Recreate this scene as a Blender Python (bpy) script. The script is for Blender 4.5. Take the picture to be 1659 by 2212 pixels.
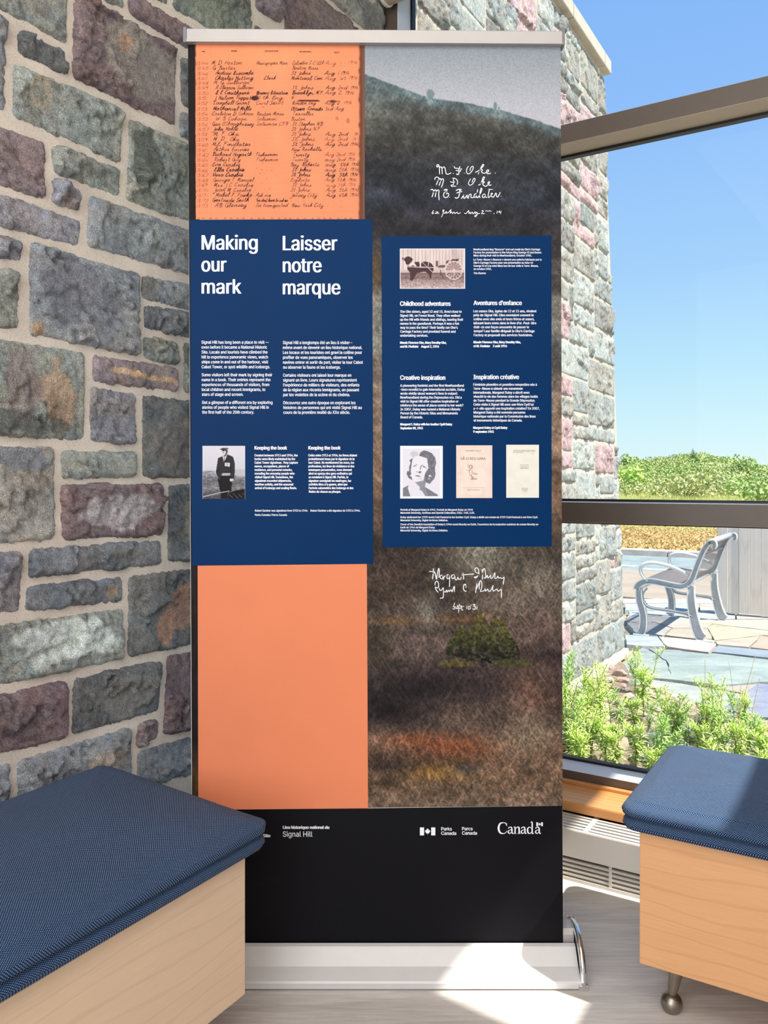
import bpy, bmesh, math, random, os
import numpy as np
from mathutils import Vector

# ------------------------------------------------------------------ clearing
for o in list(bpy.data.objects):
    bpy.data.objects.remove(o)
SC = bpy.context.scene
COL = SC.collection
EYE = 1.125                      # camera height

# ------------------------------------------------------------------ camera
cam_data = bpy.data.cameras.new('camera')
cam_data.sensor_fit = 'VERTICAL'
cam_data.sensor_height = 36.0
cam_data.sensor_width = 27.0
cam_data.lens = 1740.0 / 2212.0 * 36.0
cam_data.shift_y = -64.0 / 2212.0
cam_data.clip_start = 0.02
cam_data.clip_end = 600
cam = bpy.data.objects.new('camera', cam_data)
cam.location = (0, 0, EYE)
cam.rotation_euler = (math.pi / 2, 0, 0)
COL.objects.link(cam)
SC.camera = cam

# ------------------------------------------------------------------ view, sky, lights
SC.view_settings.view_transform = 'Standard'
SC.view_settings.look = 'None'
SC.view_settings.gamma = 1.0
SC.view_settings.exposure = 0.0
SC.view_settings.use_curve_mapping = False


def lin(c):
    r = []
    for v in c:
        v = v / 255.0
        r.append(v / 12.92 if v <= 0.04045 else ((v + 0.055) / 1.055) ** 2.4)
    return r


world = bpy.data.worlds.new('sky')
SC.world = world
world.use_nodes = True
wn = world.node_tree
for n in list(wn.nodes):
    wn.nodes.remove(n)
w_out = wn.nodes.new('ShaderNodeOutputWorld')
w_bg = wn.nodes.new('ShaderNodeBackground')
w_tc = wn.nodes.new('ShaderNodeTexCoord')
w_sep = wn.nodes.new('ShaderNodeSeparateXYZ')
w_ramp = wn.nodes.new('ShaderNodeValToRGB')
wn.links.new(w_tc.outputs['Generated'], w_sep.inputs[0])
wn.links.new(w_sep.outputs['Z'], w_ramp.inputs[0])
wn.links.new(w_ramp.outputs[0], w_bg.inputs[0])
wn.links.new(w_bg.outputs[0], w_out.inputs[0])
w_bg.inputs[1].default_value = 1.0
SKY = [(0.0, (232, 251, 253)), (0.06, (214, 246, 255)), (0.13, (192, 234, 255)), (0.24, (168, 212, 255)),
       (0.40, (146, 193, 253)), (0.55, (132, 182, 250)), (1.0, (100, 154, 238))]
el = w_ramp.color_ramp.elements
for i, (pos, c) in enumerate(SKY):
    e = el[i] if i < 2 else el.new(pos)
    e.position = pos
    e.color = lin(c) + [1]

SUN_AZ, SUN_EL = math.radians(-37.0), math.radians(58.0)
sd = bpy.data.lights.new('sun', 'SUN')
sd.energy = 8.5
sd.angle = math.radians(0.6)
sd.color = (1.0, 0.955, 0.88)
sun = bpy.data.objects.new('sun', sd)
sdir = Vector((math.cos(SUN_EL) * math.cos(SUN_AZ), math.cos(SUN_EL) * math.sin(SUN_AZ), math.sin(SUN_EL)))
sun.rotation_euler = sdir.to_track_quat('Z', 'Y').to_euler()
sun.location = (8, 0, 12)
COL.objects.link(sun)


def area(name, loc, target, sx, sy, power, col):
    d = bpy.data.lights.new(name, 'AREA')
    d.shape = 'RECTANGLE'
    d.size, d.size_y = sx, sy
    d.energy = power
    d.color = col
    o = bpy.data.objects.new(name, d)
    o.location = loc
    o.rotation_euler = (Vector(loc) - Vector(target)).to_track_quat('Z', 'Y').to_euler()
    COL.objects.link(o)
    return o


area('room_fill', (-1.30, -1.55, 1.75), (0.1, 1.9, 1.0), 2.3, 2.3, 66, (1.0, 0.97, 0.94))  # added fill lamp behind the camera to brighten the interior
area('overhead_fill', (0.1, 0.1, 3.1), (0.3, 1.4, 0.0), 2.0, 2.4, 58, (1.0, 0.96, 0.91))  # invented overhead lamp, more fill for the interior

# ------------------------------------------------------------------ frames of reference
CORNER = np.array([0.0, 2.92])
WD = np.array([0.852, -0.524])     # along the window wall, towards the right
ND = np.array([0.524, 0.852])      # out through the window


def P(p, q, z):
    """p along the window wall from the stone wall, q into the room from the window wall, z up."""
    xy = CORNER + p * WD - q * ND
    return (float(xy[0]), float(xy[1]), float(z))


F_, CX_, CY_ = 1740.0, 829.5, 1042.0


def ray(x, y):
    return np.array([(x - CX_) / F_, 1.0, -(y - CY_) / F_])


def ground_pt(x, y, z=-0.1):
    r = ray(x, y)
    s = (z - EYE) / r[2]
    return (float(r[0] * s), float(s))


def wall_pt(x, y):
    """photo point -> (q, z) on the stone wall's plane"""
    r = ray(x, y)
    # .852X - .524(Y-2.92) = 0
    s = -0.524 * 2.92 / (0.852 * r[0] - 0.524)
    X, Y = r[0] * s, s
    q = -(0.524 * X + 0.852 * (Y - 2.92))
    return (q, EYE + r[2] * s)


# ------------------------------------------------------------------ noise
def vn(x, y, seed=0):
    xi = np.floor(x).astype(np.int64); yi = np.floor(y).astype(np.int64)
    fx = x - xi; fy = y - yi
    fx = fx * fx * (3 - 2 * fx); fy = fy * fy * (3 - 2 * fy)

    def h(a, b):
        n = (a * 374761393 + b * 668265263 + seed * 974634777) & 0xFFFFFFFF
        n = ((n ^ (n >> 13)) * 1274126177) & 0xFFFFFFFF
        n = (n ^ (n >> 16)) & 0xFFFFFFFF
        return n / 4294967295.0
    a = h(xi, yi); b = h(xi + 1, yi); c = h(xi, yi + 1); d = h(xi + 1, yi + 1)
    return (a * (1 - fx) + b * fx) * (1 - fy) + (c * (1 - fx) + d * fx) * fy


def fbm(x, y, seed=0, oct=4):
    s = 0; a = 0.5; t = 0
    for i in range(oct):
        s = s + a * vn(x * 2 ** i, y * 2 ** i, seed + i * 17)
        t += a; a *= 0.5
    return s / t


def sst(x):
    x = np.clip(x, 0, 1)
    return x * x * (3 - 2 * x)


# ------------------------------------------------------------------ object helpers
WL = {}


def link(o, parent=None, world=(0, 0, 0)):
    COL.objects.link(o)
    WL[o.name] = Vector(world)
    if parent is not None:
        o.parent = parent
        o.location = Vector(world) - WL[parent.name]
    else:
        o.location = world
    return o


def mk(name, verts, faces, mat, parent=None, smooth=False, origin=(0, 0, 0), cols=None):
    me = bpy.data.meshes.new(name)
    me.from_pydata([tuple(map(float, v)) for v in verts] if not isinstance(verts, np.ndarray) else verts.tolist(), [],
                   faces if not isinstance(faces, np.ndarray) else faces.tolist())
    if isinstance(mat, (list, tuple)):
        for m in mat:
            me.materials.append(m)
    elif mat:
        me.materials.append(mat)
    if smooth:
        me.polygons.foreach_set('use_smooth', [True] * len(me.polygons))
    if cols is not None:
        a = me.color_attributes.new('Col', 'FLOAT_COLOR', 'POINT')
        a.data.foreach_set('color', np.asarray(cols, dtype=np.float32).ravel())
    me.update()
    o = bpy.data.objects.new(name, me)
    return link(o, parent, origin)


def bmk(name, bm, mat, parent=None, smooth=False, origin=(0, 0, 0)):
    me = bpy.data.meshes.new(name)
    bm.to_mesh(me); bm.free()
    if mat:
        me.materials.append(mat)
    if smooth:
        me.polygons.foreach_set('use_smooth', [True] * len(me.polygons))
    return link(bpy.data.objects.new(name, me), parent, origin)


def empty(name, loc, label=None, cat=None, group=None, kind=None, parent=None):
    o = bpy.data.objects.new(name, None)
    o.empty_display_size = 0.1
    link(o, parent, loc)
    tag(o, label, cat, group, kind)
    return o


def tag(o, label=None, cat=None, group=None, kind=None):
    if label: o['label'] = label
    if cat: o['category'] = cat
    if group: o['group'] = group
    if kind: o['kind'] = kind
    return o


def box8(bm, c8, bevel=0.0, seg=2):
    """c8: 8 corners, bottom ring then top ring"""
    vs = [bm.verts.new(c) for c in c8]
    fs = [(0, 3, 2, 1), (4, 5, 6, 7), (0, 1, 5, 4), (1, 2, 6, 5), (2, 3, 7, 6), (3, 0, 4, 7)]
    faces = [bm.faces.new([vs[i] for i in f]) for f in fs]
    if bevel > 0:
        ed = set()
        for f in faces:
            ed.update(f.edges)
        bmesh.ops.bevel(bm, geom=list(ed), offset=bevel, segments=seg, affect='EDGES', profile=0.6)
    return faces


def pqbox(bm, p0, p1, q0, q1, z0, z1, bevel=0.0, seg=2):
    box8(bm, [P(p0, q0, z0), P(p0, q1, z0), P(p1, q1, z0), P(p1, q0, z0),
              P(p0, q0, z1), P(p0, q1, z1), P(p1, q1, z1), P(p1, q0, z1)], bevel, seg)
    bmesh.ops.recalc_face_normals(bm, faces=bm.faces)


def pqb(name, p0, p1, q0, q1, z0, z1, mat, parent=None, bevel=0.0):
    bm = bmesh.new()
    pqbox(bm, p0, p1, q0, q1, z0, z1, bevel)
    return bmk(name, bm, mat, parent)


def tube(pts, rad, n=8, cap=True):
    """verts, faces of a tube along pts; rad scalar or list"""
    pts = [Vector(p) for p in pts]
    V, Fc = [], []
    up = None
    for i, p in enumerate(pts):
        d = (pts[min(i + 1, len(pts) - 1)] - pts[max(i - 1, 0)]).normalized()
        if up is None:
            up = Vector((0, 0, 1)) if abs(d.z) < 0.9 else Vector((1, 0, 0))
        a = d.cross(up).normalized(); b = a.cross(d).normalized(); up = b
        r = rad[i] if hasattr(rad, '__len__') else rad
        for k in range(n):
            t = 2 * math.pi * k / n
            V.append(p + a * (r * math.cos(t)) + b * (r * math.sin(t)))
    for i in range(len(pts) - 1):
        for k in range(n):
            Fc.append((i * n + k, i * n + (k + 1) % n, (i + 1) * n + (k + 1) % n, (i + 1) * n + k))
    if cap:
        Fc.append(tuple(range(n - 1, -1, -1)))
        Fc.append(tuple(range((len(pts) - 1) * n, len(pts) * n)))
    return V, Fc


def merge(parts):
    V, Fc = [], []
    for v, f in parts:
        o = len(V)
        V += list(v)
        Fc += [tuple(i + o for i in t) for t in f]
    return V, Fc


def catmull(pts, sub=4):
    if len(pts) < 3:
        return list(pts)
    p = [np.array(q, float) for q in pts]
    out = []
    for i in range(len(p) - 1):
        p0 = p[i - 1] if i > 0 else p[i]; p1 = p[i]; p2 = p[i + 1]; p3 = p[i + 2] if i + 2 < len(p) else p[i + 1]
        for k in range(sub):
            t = k / sub
            out.append(0.5 * ((2 * p1) + (-p0 + p2) * t + (2 * p0 - 5 * p1 + 4 * p2 - p3) * t * t + (-p0 + 3 * p1 - 3 * p2 + p3) * t ** 3))
    out.append(p[-1])
    return out


# ------------------------------------------------------------------ materials
def newmat(name):
    m = bpy.data.materials.new(name)
    m.use_nodes = True
    nt = m.node_tree
    return m, nt, nt.nodes['Principled BSDF']


def nd(nt, kind, **kw):
    n = nt.nodes.new(kind)
    for k, v in kw.items():
        if k.startswith('i_'):
            n.inputs[k[2:].replace('_', ' ')].default_value = v
        else:
            setattr(n, k, v)
    return n


def ramp(nt, src, stops):
    r = nt.nodes.new('ShaderNodeValToRGB')
    e = r.color_ramp.elements
    for i, (pos, c) in enumerate(stops):
        x = e[i] if i < 2 else e.new(pos)
        x.position = pos
        x.color = (list(c) + [1])[:4]
    nt.links.new(src, r.inputs[0])
    return r.outputs[0]


def mixc(nt, mode, fac, a, b):
    m = nt.nodes.new('ShaderNodeMix')
    m.data_type = 'RGBA'; m.blend_type = mode
    for sock, v in ((0, fac), (6, a), (7, b)):
        if hasattr(v, 'is_linked') or hasattr(v, 'links'):
            nt.links.new(v, m.inputs[sock])
        else:
            m.inputs[sock].default_value = v if sock == 0 else (list(v) + [1])[:4]
    return m.outputs[2]


def coords(nt, scale=(1, 1, 1), rot=(0, 0, 0), kind='Object'):
    tc = nt.nodes.new('ShaderNodeTexCoord'); mp = nt.nodes.new('ShaderNodeMapping')
    mp.inputs['Scale'].default_value = scale; mp.inputs['Rotation'].default_value = rot
    nt.links.new(tc.outputs[kind], mp.inputs[0])
    return mp.outputs[0]


def noise(nt, vec, scale, detail=4, rough=0.55, dist=0.0):
    n = nt.nodes.new('ShaderNodeTexNoise')
    n.inputs['Scale'].default_value = scale; n.inputs['Detail'].default_value = detail
    n.inputs['Roughness'].default_value = rough; n.inputs['Distortion'].default_value = dist
    nt.links.new(vec, n.inputs['Vector'])
    return n.outputs[0]


def bump(nt, b, h, strength, dist=0.01):
    n = nt.nodes.new('ShaderNodeBump')
    n.inputs['Strength'].default_value = strength; n.inputs['Distance'].default_value = dist
    nt.links.new(h, n.inputs['Height']); nt.links.new(n.outputs[0], b.inputs['Normal'])


def simple(name, rgb, rough=0.5, metal=0.0, var=0.06, nscale=40.0, bstr=0.0, bdist=0.002, spec=None):
    m, nt, b = newmat(name)
    c = lin(rgb)
    v = noise(nt, coords(nt), nscale)
    col = ramp(nt, v, [(0.3, [x * (1 - var) for x in c]), (0.7, [min(1, x * (1 + var)) for x in c])])
    nt.links.new(col, b.inputs['Base Color'])
    b.inputs['Roughness'].default_value = rough
    b.inputs['Metallic'].default_value = metal
    if spec is not None:
        b.inputs['Specular IOR Level'].default_value = spec
    if bstr:
        bump(nt, b, v, bstr, bdist)
    return m


def mat_stone(name, outdoor=False):
    m, nt, b = newmat(name)
    at = nt.nodes.new('ShaderNodeAttribute'); at.attribute_name = 'Col'
    co = coords(nt)
    n1 = noise(nt, co, 9, 5, 0.6)
    n2 = noise(nt, co, 60, 6, 0.7)
    n3 = noise(nt, co, 420, 3, 0.7)
    c = mixc(nt, 'MULTIPLY', 1.0, at.outputs['Color'], ramp(nt, n1, [(0.3, (0.78, 0.78, 0.80)), (0.7, (1.2, 1.2, 1.17))]))
    c = mixc(nt, 'MULTIPLY', 1.0, c, ramp(nt, n2, [(0.3, (0.62, 0.62, 0.62)), (0.62, (1.28, 1.28, 1.28))]))
    c = mixc(nt, 'MULTIPLY', 1.0, c, ramp(nt, n3, [(0.34, (0.52, 0.52, 0.53)), (0.5, (0.95, 0.95, 0.95)), (0.68, (1.65, 1.65, 1.62))]))
    # pale mineral flecks and thin veins
    vein = ramp(nt, noise(nt, co, 14, 3, 0.5, 1.2), [(0.485, (0, 0, 0)), (0.5, (1, 1, 1)), (0.515, (0, 0, 0))])
    vm = mixc(nt, 'MULTIPLY', 1.0, vein, ramp(nt, noise(nt, co, 5, 2), [(0.52, (0, 0, 0)), (0.62, (0.30, 0.30, 0.30))]))
    c = mixc(nt, 'MIX', vm, c, (0.50, 0.48, 0.44))
    nt.links.new(c, b.inputs['Base Color'])
    b.inputs['Roughness'].default_value = 0.78
    b.inputs['Specular IOR Level'].default_value = 0.35
    h = mixc(nt, 'ADD', 1.0, n2, mixc(nt, 'MULTIPLY', 1.0, n3, (0.45, 0.45, 0.45)))
    bump(nt, b, h, 0.75, 0.006)
    return m


def mat_mortar(name, rgb):
    m, nt, b = newmat(name)
    co = coords(nt)
    n1 = noise(nt, co, 14, 4); n3 = noise(nt, co, 350, 4, 0.8)
    c = lin(rgb)
    col = ramp(nt, n1, [(0.3, [x * 0.88 for x in c]), (0.7, [x * 1.08 for x in c])])
    col = mixc(nt, 'MULTIPLY', 1.0, col, ramp(nt, n3, [(0.3, (0.62, 0.62, 0.62)), (0.5, (1, 1, 1)), (0.8, (1.08, 1.08, 1.08))]))
    nt.links.new(col, b.inputs['Base Color'])
    b.inputs['Roughness'].default_value = 0.9
    b.inputs['Specular IOR Level'].default_value = 0.2
    bump(nt, b, mixc(nt, 'ADD', 1.0, n1, n3), 0.6, 0.004)
    return m


def mat_print(name, rough=0.42, grain=0.10, gs=500):
    """printed sheet: colour comes from the print stored on the mesh"""
    m, nt, b = newmat(name)
    at = nt.nodes.new('ShaderNodeAttribute'); at.attribute_name = 'Col'
    c = at.outputs['Color']
    if grain:
        g = noise(nt, coords(nt), gs, 3, 0.7)
        c = mixc(nt, 'MULTIPLY', 1.0, c, ramp(nt, g, [(0.25, (1 - grain * 2,) * 3), (0.75, (1 + grain * 2,) * 3)]))
    nt.links.new(c, b.inputs['Base Color'])
    b.inputs['Roughness'].default_value = rough
    b.inputs['Specular IOR Level'].default_value = 0.12
    return m


def mat_fabric(name):
    m, nt, b = newmat(name)
    tc = nt.nodes.new('ShaderNodeTexCoord'); sp = nt.nodes.new('ShaderNodeSeparateXYZ')
    nt.links.new(tc.outputs['UV'], sp.inputs[0])
    pitch = 0.0047

    def s(out, ph=0.0):
        a = nd(nt, 'ShaderNodeMath', operation='MULTIPLY'); a.inputs[1].default_value = 2 * math.pi / pitch
        nt.links.new(out, a.inputs[0])
        c2 = nd(nt, 'ShaderNodeMath', operation='SINE'); nt.links.new(a.outputs[0], c2.inputs[0])
        return c2.outputs[0]
    mul = nd(nt, 'ShaderNodeMath', operation='MULTIPLY')
    sx, sy = s(sp.outputs[0]), s(sp.outputs[1])
    nt.links.new(sx, mul.inputs[0]); nt.links.new(sy, mul.inputs[1])
    n1 = noise(nt, coords(nt), 10, 3)
    n2 = noise(nt, coords(nt), 900, 3, 0.7)
    base = mixc(nt, 'MIX', n1, lin((6, 34, 70)), lin((12, 48, 88)))
    base = mixc(nt, 'MULTIPLY', 1.0, base, ramp(nt, n2, [(0.3, (0.6, 0.6, 0.6)), (0.7, (1.35, 1.35, 1.35))]))
    dots = ramp(nt, mul.outputs[0], [(0.30, (0, 0, 0)), (0.72, (1, 1, 1))])
    col = mixc(nt, 'MIX', dots, base, lin((144, 164, 186)))
    nt.links.new(col, b.inputs['Base Color'])
    b.inputs['Roughness'].default_value = 0.85
    b.inputs['Specular IOR Level'].default_value = 0.2
    b.inputs['Sheen Weight'].default_value = 0.04
    bump(nt, b, mul.outputs[0], 0.5, 0.0012)
    return m


def mat_wood(name, rgb, dark, scale=(1, 1, 1), rough=0.38, amount=0.35, axis=1.6, dist=9.0):
    m, nt, b = newmat(name)
    co = coords(nt, scale, kind='UV')
    n0 = noise(nt, co, 1.3, 4, 0.5, 1.5)
    w = nt.nodes.new('ShaderNodeTexWave'); w.wave_type = 'BANDS'; w.bands_direction = 'Y'
    w.inputs['Scale'].default_value = axis; w.inputs['Distortion'].default_value = dist
    w.inputs['Detail'].default_value = 4; w.inputs['Detail Scale'].default_value = 0.6
    nt.links.new(co, w.inputs['Vector'])
    line = ramp(nt, w.outputs[0], [(0.0, (1, 1, 1)), (0.09, (0, 0, 0))])
    f1 = mixc(nt, 'MULTIPLY', 1.0, line, (amount,) * 3)
    col = ramp(nt, n0, [(0.3, [x * 0.93 for x in lin(rgb)]), (0.7, [min(1, x * 1.05) for x in lin(rgb)])])
    col = mixc(nt, 'MIX', f1, col, lin(dark))
    fib = noise(nt, coords(nt, (scale[0] * 6, scale[1] * 60, 1), kind='UV'), 2.0, 3, 0.6)
    col = mixc(nt, 'MULTIPLY', 1.0, col, ramp(nt, fib, [(0.3, (0.95, 0.95, 0.95)), (0.7, (1.04, 1.04, 1.04))]))
    nt.links.new(col, b.inputs['Base Color'])
    b.inputs['Roughness'].default_value = rough
    return m


def mat_floor():
    m, nt, b = newmat('floor_vinyl')
    co = coords(nt, (1.0, 9.0, 1), (0, 0, math.radians(24)))
    n1 = noise(nt, co, 3.0, 5, 0.65, 0.6)
    co2 = coords(nt, (2.0, 40.0, 1), (0, 0, math.radians(24)))
    n2 = noise(nt, co2, 4.0, 4, 0.7, 0.3)
    c = ramp(nt, n1, [(0.3, lin((194, 186, 178))), (0.7, lin((220, 214, 208)))])
    c = mixc(nt, 'MULTIPLY', 1.0, c, ramp(nt, n2, [(0.3, (0.82, 0.82, 0.83)), (0.7, (1.1, 1.1, 1.1))]))
    nt.links.new(c, b.inputs['Base Color'])
    b.inputs['Roughness'].default_value = 0.42
    bump(nt, b, n2, 0.12, 0.001)
    return m


def mat_glass():
    m, nt, b = newmat('window_glass')
    nt.nodes.remove(b)
    out = nt.nodes['Material Output']
    tr = nd(nt, 'ShaderNodeBsdfTransparent'); tr.inputs[0].default_value = (0.985, 0.995, 0.99, 1)
    gl = nd(nt, 'ShaderNodeBsdfGlossy'); gl.inputs['Roughness'].default_value = 0.0
    fr = nd(nt, 'ShaderNodeFresnel'); fr.inputs[0].default_value = 1.45
    v = noise(nt, coords(nt), 2.0)
    gl.inputs[0].default_value = (0.9, 0.9, 0.9, 1)
    mx = nt.nodes.new('ShaderNodeMixShader')
    ml = nd(nt, 'ShaderNodeMath', operation='MULTIPLY'); ml.inputs[1].default_value = 0.06
    nt.links.new(fr.outputs[0], ml.inputs[0])
    nt.links.new(ml.outputs[0], mx.inputs[0]); nt.links.new(tr.outputs[0], mx.inputs[1]); nt.links.new(gl.outputs[0], mx.inputs[2])
    nt.links.new(mx.outputs[0], out.inputs[0])
    return m


def mat_two(name, a, b_, scale, rough=0.9, detail=6, lo=0.35, hi=0.65, fine=None, bstr=0.3, bdist=0.01, sc3=(1, 1, 1)):
    m, nt, b = newmat(name)
    co = coords(nt, sc3)
    n1 = noise(nt, co, scale, detail, 0.65)
    c = ramp(nt, n1, [(lo, lin(a)), (hi, lin(b_))])
    if fine:
        n2 = noise(nt, co, fine, 4, 0.7)
        c = mixc(nt, 'MULTIPLY', 1.0, c, ramp(nt, n2, [(0.3, (0.75, 0.75, 0.75)), (0.7, (1.2, 1.2, 1.2))]))
        bump(nt, b, n2, bstr, bdist)
    nt.links.new(c, b.inputs['Base Color'])
    b.inputs['Roughness'].default_value = rough
    b.inputs['Specular IOR Level'].default_value = 0.25
    return m


M = {}
M['stone'] = mat_stone('rock_faced_stone')
M['mortar'] = mat_mortar('cream_mortar', (222, 210, 198))
M['mortar_out'] = mat_mortar('outdoor_mortar', (208, 196, 180))
M['floor'] = mat_floor()
M['glass'] = mat_glass()
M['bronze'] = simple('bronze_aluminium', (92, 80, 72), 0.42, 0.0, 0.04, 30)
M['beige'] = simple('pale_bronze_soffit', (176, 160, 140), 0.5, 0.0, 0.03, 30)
M['frame_daylit'] = simple('daylit_frame', (196, 200, 206), 0.45, 0.0, 0.03, 30)  # top and right-hand frame faces, coloured pale for light from outdoors
M['gasket'] = simple('black_gasket', (16, 16, 20), 0.5)
M['whitepaint'] = simple('white_paint', (215, 212, 205), 0.6, 0, 0.03, 6)
M['heater'] = simple('heater_enamel', (212, 204, 194), 0.45, 0, 0.03, 8)
M['heater_dark'] = simple('heater_inside', (70, 62, 56), 0.8)
M['fabric'] = mat_fabric('blue_woven_fabric')
M['maple'] = mat_wood('shaded_maple_laminate', (218, 164, 116), (182, 126, 82), (0.8, 4.0, 1), 0.40, 0.24, 2.4, 14.0)  # maple warmed in colour for the shade on the right bench
M['maple_lit'] = mat_wood('lit_maple_laminate', (226, 196, 166), (192, 156, 126), (0.8, 4.0, 1), 0.42, 0.22, 2.4, 14.0)  # same maple, lightened in colour for window light on the left bench
M['sillwood'] = mat_wood('varnished_oak_sill', (214, 150, 92), (160, 96, 50), (0.7, 10.0, 1), 0.3, 0.5, 1.2)
M['steel'] = simple('satin_nickel_leg', (150, 142, 132), 0.33, 1.0, 0.05, 60)
M['alu'] = simple('anodised_aluminium', (172, 167, 166), 0.36, 0.2, 0.02, 20)
M['alu_white'] = simple('silver_base_cover', (206, 203, 203), 0.42, 0.1, 0.02, 20)
M['greycap'] = simple('grey_plastic_cap', (118, 120, 128), 0.45)
M['chrome'] = simple('polished_chrome', (225, 225, 228), 0.04, 1.0, 0.01, 20)
M['print'] = mat_print('satin_banner_print', 0.55, 0.13, 420)
M['print_flat'] = mat_print('banner_colour_print', 0.5, 0.015, 300)
M['navy'] = simple('navy_print', (0, 44, 90), 0.42, 0, 0.03, 6, spec=0.07)
M['orange'] = simple('orange_print', (224, 133, 96), 0.5, 0, 0.02, 8, spec=0.10)
M['blackprint'] = simple('black_print', (8, 8, 14), 0.45, 0, 0.05, 8, spec=0.15)
M['ink'] = simple('dark_ink', (66, 34, 32), 0.7, 0, 0.25, 60)
M['ink_pale'] = simple('pale_ink', (150, 84, 66), 0.7, 0, 0.2, 60)
M['white'] = simple('white_print', (238, 238, 246), 0.6, 0, 0.01, 10)
M['brownink'] = simple('brown_ink', (128, 96, 88), 0.7, 0, 0.1, 60)
M['greyink'] = simple('grey_ink', (110, 108, 104), 0.7, 0, 0.1, 60)

# ------------------------------------------------------------------ floor, ceiling, walls (the setting)
HEAD = 2.80
bm = bmesh.new()
v = [bm.verts.new(P(-0.1, 5.2, 0)), bm.verts.new(P(2.62, 5.2, 0)), bm.verts.new(P(2.62, 0.0, 0)), bm.verts.new(P(-0.1, 0.0, 0))]
bm.faces.new(v)
r = bmesh.ops.extrude_face_region(bm, geom=bm.faces[:])
for g in r['geom']:
    if isinstance(g, bmesh.types.BMVert):
        g.co.z -= 0.12
bmesh.ops.recalc_face_normals(bm, faces=bm.faces)
fl = bmk('floor', bm, M['floor'])
tag(fl, 'pale grey wood-grain sheet floor under the benches and banner', kind='structure')
cl = pqb('ceiling', -0.1, 2.62, -0.12, 5.2, 3.2, 3.3, M['whitepaint'])
tag(cl, 'white ceiling above the window corner', kind='structure')

# stone wall indoors -------------------------------------------------
WALL_Q = (-3.30, 4.6)


def wall3(q, z, h):
    xy = CORNER - q * ND + h * WD
    return (xy[0], xy[1], z)


TONES = {
    'g': (118, 124, 118), 'G': (100, 107, 100), 'b': (112, 117, 124), 'B': (94, 99, 107), 'p': (116, 98, 103), 'r': (104, 82, 86),
    'd': (88, 91, 93), 'l': (168, 176, 172), 't': (126, 123, 116), 'v': (116, 113, 122),
    'c': (140, 136, 124), 'k': (172, 134, 134), 'x': (134, 138, 132), 'o': (166, 146, 118), 'y': (150, 154, 146),
}


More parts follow.
